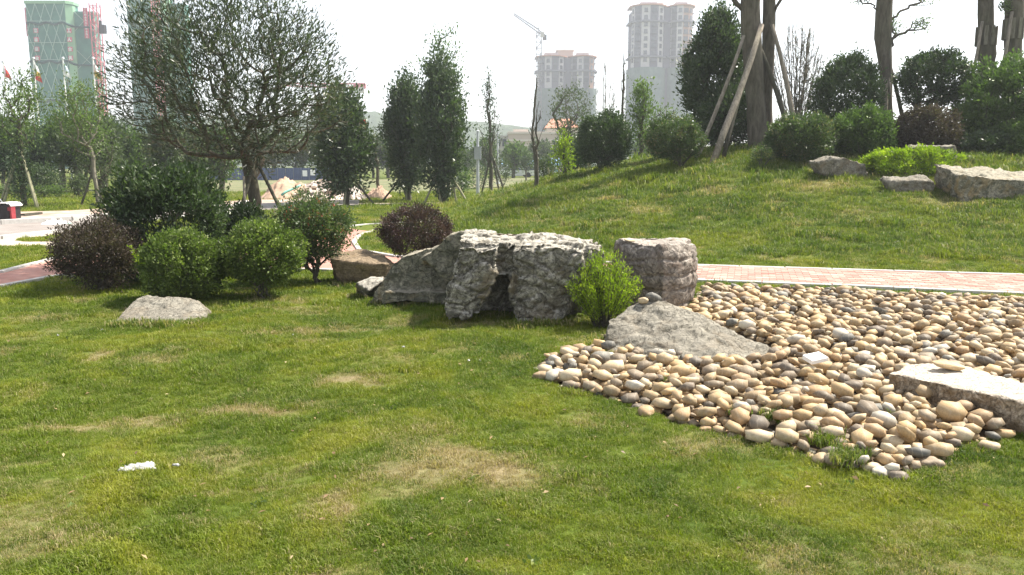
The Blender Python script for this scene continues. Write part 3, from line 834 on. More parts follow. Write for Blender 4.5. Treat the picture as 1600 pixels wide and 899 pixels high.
# ================================================================== GRASS (uncountable: one object)
def build_grass():
    r = np.random.default_rng(11)
    K = 6
    PV = []; PF4 = []; PF3 = []; pid = []; bv = []; base = 0
    for k in range(K):
        nb = 34
        rr = .055 * np.sqrt(r.random(nb)); th = r.random(nb) * 6.283
        hgt = r.uniform(.016, .042, nb) * (1 if k < 4 else 1.25)
        for b in range(nb):
            x, y = rr[b] * math.cos(th[b]), rr[b] * math.sin(th[b])
            a = r.random() * 6.283; lean = r.uniform(.15, 1.25); wd = r.uniform(.0014, .0026)
            dx, dy = math.cos(a), math.sin(a); h = hgt[b]
            p1 = (x + dx * lean * h * .35, y + dy * lean * h * .35, h * .62)
            p2 = (x + dx * lean * h * .95, y + dy * lean * h * .95, h * (1 - .28 * lean))
            sx, sy = -dy * wd, dx * wd
            PV += [(x - sx, y - sy, -.01), (x + sx, y + sy, -.01), (p1[0] - sx * .8, p1[1] - sy * .8, p1[2]), (p1[0] + sx * .8, p1[1] + sy * .8, p1[2]), p2]
            PF4.append((base, base + 1, base + 3, base + 2)); PF3.append((base + 2, base + 3, base + 4))
            bv += [r.random()] * 5; pid += [k] * 5; base += 5
    pts = []; scl = []; dr = []; vr = []; lu = []
    bands = [(2.1, 4.2, 1900, .82), (4.2, 6.5, 1200, .95), (6.5, 9.5, 640, 1.15), (9.5, 14, 280, 1.6), (14, 20, 120, 2.1), (20, 30, 55, 2.9), (30, 48, 14, 4.5)]
    for y0, y1, dens, sc in bands:
        wmax = .64 * y1 + 1.2
        n = int(dens * (y1 - y0) * 2 * wmax)
        x = r.uniform(-wmax, wmax, n); y = r.uniform(y0, y1, n)
        keep = np.abs(x) < .64 * y + 1.2
        x, y = x[keep], y[keep]
        inb = in_poly(x, y, BED); db = poly_dist(x, y, BED)
        keep = ~(inb & (db > .03)) & ~in_poly(x, y, PATH) & ~in_poly(x, y, ROAD) & ~in_poly(x, y, PAVE) & ~in_poly(x, y, STRIP)
        keep &= ~(poly_dist(x, y, PATH) < .07)
        x, y, db = x[keep], y[keep], db[keep]
        d = dry_fn(x, y)
        keep = r.random(len(x)) > d * .5
        x, y, d, db = x[keep], y[keep], d[keep], db[keep]
        tuft = fbm(x * 4.5, y * 4.5, 71, 3)
        mound = hz(x, y) > .12
        big = fbm(x * .9, y * .9, 72, 3)
        s = sc * (.65 + .9 * np.clip((tuft - .35) * 1.8, 0, 1)) * (.85 + .5 * big) * np.where(mound, 1.0, .8) * (1 - .5 * d) * r.uniform(.8, 1.2, len(x))
        s = s * np.where((db < .12) & (y < 9), 1.12, 1.0)
        for_tall = sstep(.6, .8, fbm(x * 1.3, y * 1.3, 73, 3)) * mound
        s *= 1 + .5 * for_tall
        pts.append(np.stack([x, y, hz(x, y) + (fbm(x * 2.2, y * 2.2, 51, 3) - .5) * .05 * (1 - sstep(10, 12, y)) * (~mound) - .002], 1)); scl.append(s); dr.append(np.clip(d + r.normal(0, .12, len(x)), 0, 1)); vr.append(r.random(len(x))); lu.append(np.clip(hz(x, y) * 3, 0, 1) * r.uniform(.5, 1, len(x)))
    # tufts growing among the cobbles
    for px, py, n, rad_, sc in [(1293, 700, 12, .035, 1.5), (1332, 722, 8, .03, 1.4), (1205, 660, 7, .025, 1.4), (1150, 654, 5, .03, 1.2), (1315, 728, 8, .04, 1.2), (1035, 602, 4, .03, 1.1), (1395, 662, 3, .02, 1.1)]:
        c = flat(px, py)
        x = c.x + r.normal(0, rad_, n); y = c.y + r.normal(0, rad_, n)
        pts.append(np.stack([x, y, np.full(n, .04)], 1)); scl.append(sc * r.uniform(.8, 1.2, n)); dr.append(r.uniform(0, .25, n)); vr.append(r.random(n)); lu.append(np.ones(n))
    for (xa, ya, xb, yb_, n) in [(172, 509, 325, 513, 60), (578, 477, 700, 481, 55), (690, 503, 760, 500, 40), (760, 498, 800, 500, 16), (800, 515, 915, 508, 60), (935, 535, 946, 562, 14), (512, 448, 600, 450, 40), (550, 466, 580, 470, 14), (915, 508, 985, 508, 20)]:
        for k in range(n):
            t = r.random(); c = flat(xa + (xb - xa) * t, ya + (yb_ - ya) * t)
            c.y += r.normal(0, .04)
            pts.append(np.array([[c.x + r.normal(0, .02), c.y, gz(c.x, c.y)]])); scl.append(np.array([r.uniform(1.3, 2.3)])); dr.append(np.array([r.uniform(0, .45)])); vr.append(np.array([.5])); lu.append(np.array([.5]))
    pts = np.concatenate(pts); scl = np.concatenate(scl); dr = np.concatenate(dr)
    n = len(pts); print('grass clumps', n)
    V = np.concatenate([np.array(PV), pts])
    nv0 = len(PV)
    A = {'pid': ('POINT', 'INT', np.concatenate([np.array(pid), np.full(n, 100)])),
         'bv': ('POINT', 'FLOAT', np.concatenate([np.array(bv), np.zeros(n)])),
         'scl': ('POINT', 'FLOAT', np.concatenate([np.ones(nv0), scl])),
         'gdry': ('POINT', 'FLOAT', np.concatenate([np.zeros(nv0), dr])),
         'lush': ('POINT', 'FLOAT', np.concatenate([np.zeros(nv0), np.concatenate(lu)])),
         'rotv': ('POINT', 'FLOAT_VECTOR', np.concatenate([np.zeros((nv0, 3)), np.stack([r.normal(0, .12, n), r.normal(0, .12, n), r.random(n) * 6.283], 1)]))}
    me = np_mesh('grass', V, [np.array(PF4), np.array(PF3)], False, A)
    # material
    m, nt, out = mat_new('grass_blades')
    pos = geopos(nt)
    n1 = noise_t(nt, .8, 7, .72, pos, .8)
    n2 = noise_t(nt, 5, 4, .6, pos)
    c = ramp(nt, n1, [(.36, (.070, .125, .010)), (.5, (.135, .190, .015)), (.62, (.235, .255, .028))])
    c = mixc(nt, math_n(nt, 'MULTIPLY', attr(nt, 'lush', 'INSTANCER'), .75), c, ramp(nt, n1, [(.35, (.050, .105, .018)), (.62, (.12, .175, .030))]))
    b = attr(nt, 'bv')
    c = mixc(nt, .6, c, ramp(nt, b, [(0, (.33, .34, .31)), (.6, (.55, .54, .5)), (1, (.80, .76, .55))]), 'OVERLAY')
    c = mixc(nt, .4, c, ramp(nt, n2, [(.3, (.3, .32, .3)), (.7, (.7, .68, .6))]), 'OVERLAY')
    gd = attr(nt, 'gdry', 'INSTANCER')
    dd = math_n(nt, 'MULTIPLY', math_n(nt, 'SUBTRACT', math_n(nt, 'ADD', gd, math_n(nt, 'MULTIPLY', b, .55)), .42), 2.6, True)
    c = mixc(nt, dd, c, ramp(nt, b, [(0, (.25, .19, .10)), (1, (.46, .38, .22))]))
    p = principled(nt, out, c, .55, None, spec=.25)
    t = nt.nodes.new('ShaderNodeBsdfTranslucent'); nt.links.new(mixc(nt, 1.0, c, (1.1, 1.2, .5), 'MULTIPLY'), t.inputs['Color'])
    mx = nt.nodes.new('ShaderNodeMixShader'); mx.inputs[0].default_value = .4
    nt.links.new(p.outputs[0], mx.inputs[1]); nt.links.new(t.outputs[0], mx.inputs[2]); nt.links.new(mx.outputs[0], out.inputs['Surface'])
    o = link_mesh('grass', me, m)
    tag(o, 'short green lawn grass with dry tan patches around the boulders and up the mound', 'grass', None, 'stuff')
    ng = bpy.data.node_groups.new('grass_instances', 'GeometryNodeTree')
    ng.interface.new_socket('Geometry', in_out='INPUT', socket_type='NodeSocketGeometry')
    ng.interface.new_socket('Geometry', in_out='OUTPUT', socket_type='NodeSocketGeometry')
    N = ng.nodes; L = ng.links
    gi = N.new('NodeGroupInput'); go = N.new('NodeGroupOutput')
    def named(nm, typ):
        a = N.new('GeometryNodeInputNamedAttribute'); a.data_type = typ; a.inputs['Name'].default_value = nm; return a.outputs['Attribute']
    def eq(val):
        c_ = N.new('FunctionNodeCompare'); c_.data_type = 'INT'; c_.operation = 'EQUAL'
        L.new(named('pid', 'INT'), c_.inputs[2]); c_.inputs[3].default_value = val; return c_.outputs[0]
    join = N.new('GeometryNodeJoinGeometry')
    for k in range(K):
        sp = N.new('GeometryNodeSeparateGeometry'); sp.domain = 'POINT'
        L.new(gi.outputs[0], sp.inputs['Geometry']); L.new(eq(k), sp.inputs['Selection'])
        g2i = N.new('GeometryNodeGeometryToInstance'); L.new(sp.outputs['Selection'], g2i.inputs[0]); L.new(g2i.outputs[0], join.inputs[0])
    sp = N.new('GeometryNodeSeparateGeometry'); sp.domain = 'POINT'
    L.new(gi.outputs[0], sp.inputs['Geometry']); L.new(eq(100), sp.inputs['Selection'])
    m2p = N.new('GeometryNodeMeshToPoints'); L.new(sp.outputs['Selection'], m2p.inputs['Mesh'])
    iop = N.new('GeometryNodeInstanceOnPoints'); L.new(m2p.outputs[0], iop.inputs['Points']); L.new(join.outputs[0], iop.inputs['Instance'])
    iop.inputs['Pick Instance'].default_value = True
    L.new(named('rotv', 'FLOAT_VECTOR'), iop.inputs['Rotation']); L.new(named('scl', 'FLOAT'), iop.inputs['Scale'])
    L.new(iop.outputs[0], go.inputs[0])
    md = o.modifiers.new('grass', 'NODES'); md.node_group = ng
build_grass()

# fallen leaves and small weeds on the turf and among the stones
def litter_and_weeds():
    r = np.random.default_rng(77)
    n = 420
    y = r.uniform(3.2, 12, n); x = r.uniform(-.66, .66, n) * y
    ok = ~in_poly(x, y, PATH); x, y = x[ok], y[ok]
    inb_ = in_poly(x, y, BED)
    z = hz(x, y) + np.where(inb_, .12, .022); n = len(x)
    a = r.random(n) * 6.283; L = r.uniform(.008, .022, n); up_ = r.normal(0, .3, n)
    d = np.stack([np.cos(a), np.sin(a), up_], 1); s_ = np.stack([-np.sin(a), np.cos(a), r.normal(0, .3, n)], 1)
    c = np.stack([x, y, z], 1); L = L[:, None]
    V = np.stack([c - d * L, c + s_ * L * .4 + [0, 0, .004], c + d * L, c - s_ * L * .4 + [0, 0, .004]], 1).reshape(-1, 3)
    me = np_mesh('fallen_leaves', V, np.arange(n * 4).reshape(-1, 4), False, {'var': ('FACE', 'FLOAT', r.random(n))})
    o = link_mesh('fallen_leaves', me, leafmat('dead_leaf', (.10, .06, .03), (.28, .19, .09), (.42, .34, .20), .1))
    tag(o, 'dry brown fallen leaves and straw bits scattered over the lawn and cobbles', 'leaves', None, 'stuff')
    n = 45
    y = r.uniform(2.6, 11, n); x = r.uniform(-.66, .5, n) * y
    ok = ~in_poly(x, y, PATH) & ~in_poly(x, y, BED); x, y = x[ok], y[ok]
    C = np.stack([x, y, hz(x, y) + .018], 1)
    me = leaf_mesh('weeds', C, 12, .03, .024, .6, None, .35, 5, 0, M['lf_box'], rcz=.008)
    o = link_mesh('weeds', me); tag(o, 'small broad-leaved weeds dotted through the lawn', 'weeds', None, 'stuff')

# ================================================================== PLANTS
def leaf_mesh(name, C, nper, rc, size, aspect=.42, out=None, upb=.3, seed=0, droop=0., mat=None, rcz=None, lam=1.0):
    """C (n,3) clump centres; leaves scattered round them, each a folded four-cornered blade"""
    r = np.random.default_rng(seed)
    C = np.asarray(C); n = len(C) * nper
    ci = np.repeat(np.arange(len(C)), nper)
    pos = C[ci] + r.normal(0, 1, (n, 3)) * np.array([rc, rc, rcz or rc]) * .6
    ax = r.normal(0, 1, (n, 3))
    if out is not None:
        o_ = pos - np.asarray(out); o_ /= np.linalg.norm(o_, axis=1, keepdims=True) + 1e-9
        ax += o_ * 1.3 * lam
    ax[:, 2] += upb; ax[:, 2] -= droop
    ax /= np.linalg.norm(ax, axis=1, keepdims=True)
    sd_ = np.cross(ax, r.normal(0, 1, (n, 3))); sd_ /= np.linalg.norm(sd_, axis=1, keepdims=True) + 1e-9
    nr = np.cross(ax, sd_)
    L = size * r.uniform(.6, 1.3, n)[:, None]; Wd = L * aspect * .5
    v0 = pos; v2 = pos + ax * L; mid = pos + ax * L * .45 + nr * Wd * .35
    V = np.stack([v0, mid + sd_ * Wd, v2, mid - sd_ * Wd], 1).reshape(-1, 3)
    F = np.arange(n * 4).reshape(-1, 4)
    cv = r.random(len(C))
    var = np.clip(.5 * r.random(n) + .5 * cv[ci], 0, 1)
    me = np_mesh(name, V, F, False, {'var': ('FACE', 'FLOAT', var)})
    me.materials.append(mat)
    return me
def grow(root, top, tips, trunk_n=6, wob=.03, seed=0, bias=.35, up=.5, nseg=4, minz=0.0):
    r = np.random.default_rng(seed)
    root = np.array(root, float); top = np.array(top, float)
    nodes = []; par = []; plen = []
    for i in range(trunk_n + 1):
        t = i / trunk_n
        p = root + (top - root) * t + (r.normal(0, wob, 3) * [1, 1, 0] if 0 < i else 0)
        nodes.append(p); par.append(i - 1); plen.append(0 if i == 0 else plen[-1] + np.linalg.norm(p - nodes[-2]))
    N = np.array(nodes); PL = np.array(plen); PA = list(par)
    H = np.linalg.norm(top - root)
    tips = np.asarray(tips); order = np.argsort(np.linalg.norm(tips - (root + (top - root) * .6), axis=1))
    tipn = []
    for k in order:
        t = tips[k]
        d = np.linalg.norm(N - t, axis=1)
        pen = np.where(N[:, 2] > t[2] + .02, .6 * H, 0) + np.where(N[:, 2] < root[2] + minz, 9 * H, 0)
        j = int(np.argmin(d + bias * PL + pen))
        a = N[j]; D = np.linalg.norm(t - a)
        c = a + (t - a) * .45; c = c + np.array([0, 0, (up - .5) * -.35 * D]) + r.normal(0, .05 * D, 3)
        prev = j; newp = []
        for s in range(1, nseg + 1):
            u = s / nseg
            p = a * (1 - u) ** 2 + 2 * c * u * (1 - u) + t * u * u
            newp.append(p); PA.append(prev); prev = len(N) + len(newp) - 1
        base = PL[j]
        PL = np.concatenate([PL, base + np.arange(1, nseg + 1) / nseg * D]); N = np.concatenate([N, np.array(newp)])
        tipn.append(len(N) - 1)
    return N, np.array(PA), np.array(tipn), trunk_n
def tubes(N, PA, tipn, R, rt, k=5, sel=None, taper=1.0):
    n = len(N); cnt = np.zeros(n)
    cnt[tipn] = 1
    for i in range(n - 1, 0, -1):
        if PA[i] >= 0: cnt[PA[i]] += cnt[i]
    cnt = np.maximum(cnt, 1)
    ex = math.log(max(R / rt, 1.01)) / math.log(max(cnt[0], 2))
    rad_ = rt * cnt ** ex
    main = np.full(n, -1)
    for i in range(1, n):
        p = PA[i]
        if p >= 0 and (main[p] < 0 or cnt[i] > cnt[main[p]]): main[p] = i
    d = np.zeros((n, 3)); d[1:] = N[1:] - N[PA[1:]]
    d /= np.linalg.norm(d, axis=1, keepdims=True) + 1e-9
    dn = d.copy()
    for i in range(n):
        if main[i] >= 0: dn[i] = d[i] + d[main[i]]
    dn /= np.linalg.norm(dn, axis=1, keepdims=True) + 1e-9
    ref = np.array([.3, .95, .1]); ref /= np.linalg.norm(ref)
    u = np.cross(dn, ref); u /= np.linalg.norm(u, axis=1, keepdims=True) + 1e-9; v = np.cross(dn, u)
    e = np.arange(1, n)
    if sel is not None: e = e[sel[1:]]
    ang = np.arange(k) * 2 * math.pi / k
    ca, sa = np.cos(ang)[None, :, None], np.sin(ang)[None, :, None]
    p = PA[e]; ismain = main[p] == e
    up_ = np.where(ismain[:, None], u[p], u[e]); vp = np.where(ismain[:, None], v[p], v[e])
    rp = np.where(ismain, rad_[p], np.minimum(rad_[p], rad_[e] * 1.15))
    A = N[p][:, None] + (up_[:, None] * ca + vp[:, None] * sa) * rp[:, None, None]
    B = N[e][:, None] + (u[e][:, None] * ca + v[e][:, None] * sa) * rad_[e][:, None, None]
    V = np.concatenate([A, B], 1).reshape(-1, 3)
    m = len(e); b = (np.arange(m) * 2 * k)[:, None]; a = np.arange(k)[None]
    F = np.stack([b + a, b + (a + 1) % k, b + k + (a + 1) % k, b + k + a], 2).reshape(-1, 4)
    return V, F
def env_pts(n, kind, c, rx, ry, rz, r, shell=.6, lump=.15, seed=0):
    """points in a crown envelope, most of them near its uneven outside"""
    P_ = []
    while len(P_) < n:
        d = r.normal(0, 1, 3); d /= np.linalg.norm(d)
        if kind == 'dome' and d[2] < -.35: continue
        rr = (shell + (1 - shell) * r.random() ** .6) if r.random() < .8 else r.random() ** .5
        q = 1 + lump * 2 * mnoise.noise(Vector(d * 2.0) + Vector((seed * 3.3, 0, 0))) + lump * mnoise.noise(Vector(d * 5) + Vector((0, seed, 0)))
        p = d * rr * q
        if kind == 'box': p = np.sign(p) * np.abs(p) ** .75
        if kind == 'column': p[0] *= 1 - .25 * max(0, p[2]); p[1] *= 1 - .25 * max(0, p[2])
        if kind == 'cone': s_ = np.clip((1 - p[2]) * .62, .12, 1.1); p[0] *= s_; p[1] *= s_
        if kind == 'fan': s_ = np.clip(.55 + .5 * p[2] + .1, .2, 1.15); p[0] *= s_; p[1] *= s_
        P_.append([c[0] + p[0] * rx, c[1] + p[1] * ry, c[2] + p[2] * rz])
    return np.array(P_)
PC = [0]
def plant(label, cat, x0, y0, x1, y1, Y, kind='ellipsoid', leaf='lf_dark', lsize=.03, nl=12000, clumps=240, rc=.09, R=.03, rt=.004, tips=60, name='shrub', base=None,
          shell=.62, lump=.14, bark='bark', asp=.45, up=.5, ry=None, trunk_frac=.3, group=None, droop=0, upb=.3, multi=1, seed=None, bias=.35, k=5, extra=None, wob=.02, top_frac=None, minzf=0.0, flower=None):
    """x0..y1: outline as seen; Y: how far away it stands"""
    PC[0] += 1; seed = seed or PC[0] * 13
    r = np.random.default_rng(seed)
    a = P((x0 + x1) / 2, y0, Y); b = P((x0 + x1) / 2, y1, Y); l = P(x0, (y0 + y1) / 2, Y); rr = P(x1, (y0 + y1) / 2, Y)
    rx = (rr.x - l.x) / 2; rz = (a.z - b.z) / 2; ry = (ry or 1.0) * rx
    c = np.array([(l.x + rr.x) / 2, Y, (a.z + b.z) / 2])
    bx = c[0] if base is None else P(base, y1, Y).x
    root = Vector((bx, Y, gz(bx, Y) - .03))
    e = empty(name, (root.x, root.y, root.z + .03), label, cat, group)
    pts = env_pts(clumps, kind, c, max(rx - rc * .6, rx * .5), max(ry - rc * .6, ry * .5), max(rz - rc * .6, rz * .5), r, shell, lump, seed)
    pts = pts[pts[:, 2] > gz(bx, Y) + .04]
    tp = pts[r.permutation(len(pts))[:tips]]
    crown_base = min(b.z, c[2]); 
    Vs = []; Fs = []; nb = 0
    for q_ in range(multi):
        sub = tp[q_::multi]
        ro = np.array([root.x + (r.normal(0, .04) if multi > 1 else 0), root.y + (r.normal(0, .04) if multi > 1 else 0), root.z])
        if top_frac is not None: tz = ro[2] + (a.z - ro[2]) * top_frac; tx = c[0]
        else:
            tz = crown_base + (c[2] - crown_base) * trunk_frac; tx = c[0] * .35 + ro[0] * .65
        tz = max(tz, ro[2] + .1)
        top = np.array([tx + (r.normal(0, rx * .25) if multi > 1 else 0), Y + (r.normal(0, rx * .25) if multi > 1 else 0), tz])
        N, PA, tn, trn = grow(ro, top, sub, 6 if top_frac is None else 12, wob, seed + q_, bias, up, minz=minzf * (a.z - ro[2]))
        V, F = tubes(N, PA, tn, R, rt, k)
        Vs.append(V); Fs.append(F + nb); nb += len(V)
    me = np_mesh('branches', np.concatenate(Vs), np.concatenate(Fs), True); me.materials.append(M[bark])
    link_mesh('trunk' if name.endswith('tree') else 'stems', me, None, e)
    if nl:
        per = max(1, int(nl / len(pts)))
        out_ = (c[0], c[1], c[2] - rz * .5)
        me = leaf_mesh('foliage', pts, per, rc, lsize, asp, out_, upb, seed, droop, M[leaf])
        fo = link_mesh('crown' if name.endswith('tree') else 'foliage', me, None, e)
        if flower:
            fp = pts[(pts[:, 2] > c[2] - rz * .4) & (pts[:, 1] < c[1] + ry * .3)]
            fp = fp[r.permutation(len(fp))[:flower]]
            me = leaf_mesh('flowers', fp, 9, .035, .03, .8, out_, .3, seed + 1, 0, M['lf_red'])
            link_mesh('flowers', me, None, fo)
    if extra: extra(e, c, rx, ry, rz, r)
    return e
def props(label, trunk_px, tie_y, feet, Y, r0=.03, mat='pole', group=None, cat='prop pole', dY=0):
    """wooden poles leaning on a trunk; each stands on the ground at its own foot"""
    t = P(trunk_px, tie_y, Y)
    for i, (fx, fy, dy, lb) in enumerate(feet):
        p = P(fx, fy, Y + dy); g = gz(p.x, Y + dy)
        foot = Vector((p.x, Y + dy, g - .05))
        d = (t - foot).normalized()
        mb = MB(); tt = t + d * .12 + Vector((0, -.0, 0)) + Vector(((p.x - t.x) * .04, dy * .06, 0))
        mb.tube(Vector((0, 0, 0)), tt - foot, r0 * 1.1, r0 * .8, 8, bend=r0 * .5)
        o = link_mesh('prop_pole', mb.mesh('prop_pole', True), M[mat], None, foot)
        tag(o, lb, cat, group)

litter_and_weeds()
# ---- near left group of shrubs
def sprig(px, py, Y, n, hgt, spread, leaf, seed):
    def f(e, c, rx, ry, rz, r):
        b = P(px, py, Y); pts = []
        for i in range(n):
            t = i / max(1, n - 1)
            pts.append([b.x + spread * t, Y - .02, b.z + hgt * t])
        me = leaf_mesh('sprig', np.array(pts), 6, .02, .035, .4, None, .2, seed, 0, M[leaf])
        link_mesh('sprig', me, None, e)
    return f
plant('dense dark green shrub, tallest of the group left of the big fan-shaped tree', 'shrub', 168, 256, 352, 440, 11.9, 'box', 'lf_dark', 0.07, 34000, 520, .12, .03, .005, 90, lump=.15, asp=.36, multi=3, shell=.62, ry=.8)
plant('dark green shrub half hidden at the foot of the big fan-shaped tree', 'shrub', 345, 316, 425, 430, 12.6, 'dome', 'lf_dark', 0.055, 9000, 180, .1, .02, .004, 40, multi=2)
plant('dark maroon-brown loose shrub at the left end of the near shrub group', 'shrub', 82, 338, 220, 450, 10.9, 'ellipsoid', 'lf_maroon', 0.036, 24000, 420, .085, .022, .004, 130, lump=.2, multi=5, shell=.6, trunk_frac=.1, minzf=.1)
plant('bright green ball shrub behind the low flat slab, left of its twin', 'shrub', 219, 355, 350, 476, 10.1, 'ellipsoid', 'lf_box', 0.038, 26000, 360, .065, .02, .003, 120, lump=.12, multi=4, shell=.75, asp=.55, extra=sprig(222, 412, 9.7, 12, .20, -.12, 'lf_yellow', 5))
plant('bright green ball shrub with bare stems showing, right of its twin', 'shrub', 346, 346, 477, 444, 10.3, 'ellipsoid', 'lf_box', 0.038, 25000, 360, .065, .018, .003, 120, lump=.07, multi=4, shell=.75, asp=.55, base=413, trunk_frac=0, minzf=.1)
plant('dark green shrub with coral red flowers beside the path bend', 'shrub', 418, 304, 552, 412, 11.6, 'ellipsoid', 'lf_varieg', .046, 19000, 380, .085, .02, .004, 130, lump=.16, multi=5, shell=.5, base=495, trunk_frac=0, minzf=.1, flower=46)
plant('round maroon-topped shrub with green lower leaves behind the wedge boulder', 'shrub', 589, 320, 711, 404, 12.3, 'ellipsoid', 'lf_maroon2', 0.033, 24000, 460, .06, .02, .003, 90, lump=.06, multi=4, shell=.72, base=650)
def spiky(label, x0, y0, x1, y1, Y, n, leaf, seed, name='shrub'):
    r = np.random.default_rng(seed)
    a = P((x0 + x1) / 2, y0, Y); b = P((x0 + x1) / 2, y1, Y); l = P(x0, y0, Y); rr_ = P(x1, y0, Y)
    rx = (rr_.x - l.x) / 2; h = a.z - b.z; cx = (l.x + rr_.x) / 2; z0 = gz(cx, Y)
    e = empty(name, (cx, Y, z0), label, 'shrub')
    mb_v = []; mb_f = []; nb = 0; cl = []; tipc = []
    for i in range(n):
        th = r.random() * 6.283; q = r.random() ** .6
        tx, ty = cx + math.cos(th) * q * rx, Y + math.sin(th) * q * rx * .8
        tz = z0 + h * (1 - .45 * q * q) * r.uniform(.75, 1.05)
        bx, by = cx + math.cos(th) * q * rx * .25, Y + math.sin(th) * q * rx * .2
        pr = None
        m = 8
        for s in range(m + 1):
            t = s / m
            p = np.array([bx + (tx - bx) * t ** 1.3, by + (ty - by) * t ** 1.3, z0 - .02 + (tz - z0) * t])
            if pr is not None:
                mb_v.append(pr); mb_v.append(p)
            if t > .25: cl.append(p)
            pr = p
    # stems
    S_ = MB()
    for a_, b_ in zip(mb_v[::2], mb_v[1::2]): S_.tube(a_, b_, .0035, .003, 4)
    S_.build('stems', M['bark'], e, True)
    me = leaf_mesh('foliage', np.array(cl), 13, .036, .03, .34, (cx, Y, z0), .9, seed, 0, M[leaf]); link_mesh('foliage', me, None, e)
    return e
spiky('yellow-green feathery shrub between the craggy boulder and the barrel-shaped boulder', 886, 384, 1004, 500, 8.42, 150, 'lf_yellow', 31)

# ---- the big fan-shaped tree
plant('large fan-shaped tree with long upswept branches and narrow leaves, left of centre', 'tree', 166, -40, 548, 272, 13.6, 'ellipsoid', 'lf_oleander', 0.10, 27000, 1900, .15, .112, .0055, 620, name='fan_tree', base=397,
      shell=.42, lump=.14, bark='bark', asp=.20, up=.95, trunk_frac=.42, ry=.8, bias=.22, k=6, wob=.05, upb=.6, seed=401, minzf=.16)
props('p', 400, 256, [(338, 410, -1.1, 'dark prop pole leaning on the fan-shaped tree trunk from the left'), (484, 410, -.6, 'dark prop pole leaning on the fan-shaped tree trunk from the right')], 13.5, .032, 'pole_dark', 'prop poles round the fan-shaped tree')
props('p', 382, 286, [(379, 400, -1.0, 'thin reddish pole standing before the fan-shaped tree trunk')], 13.0, .024, 'pole', 'prop poles round the fan-shaped tree')

# ---- mound shrubs and trees (right)
def on(px, py):
    return G(px, py).y
yb = on(1245, 252)
plant('trimmed dome shrub of mottled dark green leaves beside the twin trunks on the mound', 'shrub', 1196, 178, 1303, 258, yb, 'ellipsoid', 'lf_varieg', 0.075, 23000, 380, .12, .03, .006, 60, lump=.06, multi=3, shell=.7)
plant('fresh yellowish green shrub between the mottled dome and the dark maroon one on the mound', 'shrub', 1296, 166, 1396, 250, yb + .5, 'ellipsoid', 'lf_green', 0.08, 19000, 340, .12, .03, .006, 60, lump=.12, multi=3, shell=.65)
plant('dark maroon dome shrub behind the bright low hedge on the mound', 'shrub', 1394, 164, 1500, 250, yb + .8, 'ellipsoid', 'lf_maroon', 0.075, 21000, 340, .12, .03, .006, 60, lump=.08, multi=3, shell=.68)
plant('tall dark green oval shrub behind the row of domes on the mound', 'shrub', 1264, 82, 1382, 225, yb + 3, 'column', 'lf_dark', 0.1, 20000, 380, .17, .05, .008, 60, lump=.12, multi=2, shell=.65)
plant('round-headed small tree with forked stems showing under its crown on the mound', 'tree', 1402, 76, 1520, 172, yb + 3.4, 'ellipsoid', 'lf_dark', 0.1, 13000, 330, .13, .06, .009, 150, name='round_tree', lump=.1, multi=2, shell=.6, base=1455, trunk_frac=0, bias=.15)
plant('large leafy shrub-tree with red-tinged top at the right edge of the mound', 'tree', 1500, 88, 1680, 250, yb + 1.6, 'ellipsoid', 'lf_green', 0.11, 34000, 560, .16, .07, .009, 150, name='bushy_tree', lump=.12, multi=2, shell=.6)
plant('dark low shrub at the right of the bright hedge', 'shrub', 1492, 210, 1580, 262, yb + .5, 'ellipsoid', 'lf_dark', 0.09, 12000, 220, .13, .03, .006, 40, multi=2)
plant('light green shrub cut off by the right edge of the photo', 'shrub', 1556, 180, 1680, 268, yb + .1, 'ellipsoid', 'lf_green', 0.08, 15000, 260, .13, .03, .006, 40, multi=2)
yh = on(1420, 279)
plant('bright yellow-green low hedge clump between the two pale rocks on the mound', 'shrub', 1347, 232, 1496, 277, yh + .45, 'box', 'lf_yellow', 0.075, 11000, 240, .075, .02, .005, 100, lump=.2, multi=4, shell=.55, ry=.5, upb=1.2, extra=None)
plant('small brownish shrub at the foot of the twin trunks', 'shrub', 1172, 228, 1212, 262, on(1195, 262), 'dome', 'lf_varieg', .045, 1600, 60, .09, .015, .004, 30, multi=3)
plant('tall dense dark tree left of the twin trunks', 'tree', 1066, 4, 1172, 226, 27.5, 'column', 'lf_dark', 0.12, 30000, 520, .22, .09, .012, 90, name='column_tree', lump=.14, shell=.6)
plant('dark bushy growth round the foot of the twin trunks', 'shrub', 1088, 128, 1190, 232, 26.6, 'ellipsoid', 'lf_dark', 0.1, 12000, 260, .2, .04, .01, 50, multi=3, shell=.5)
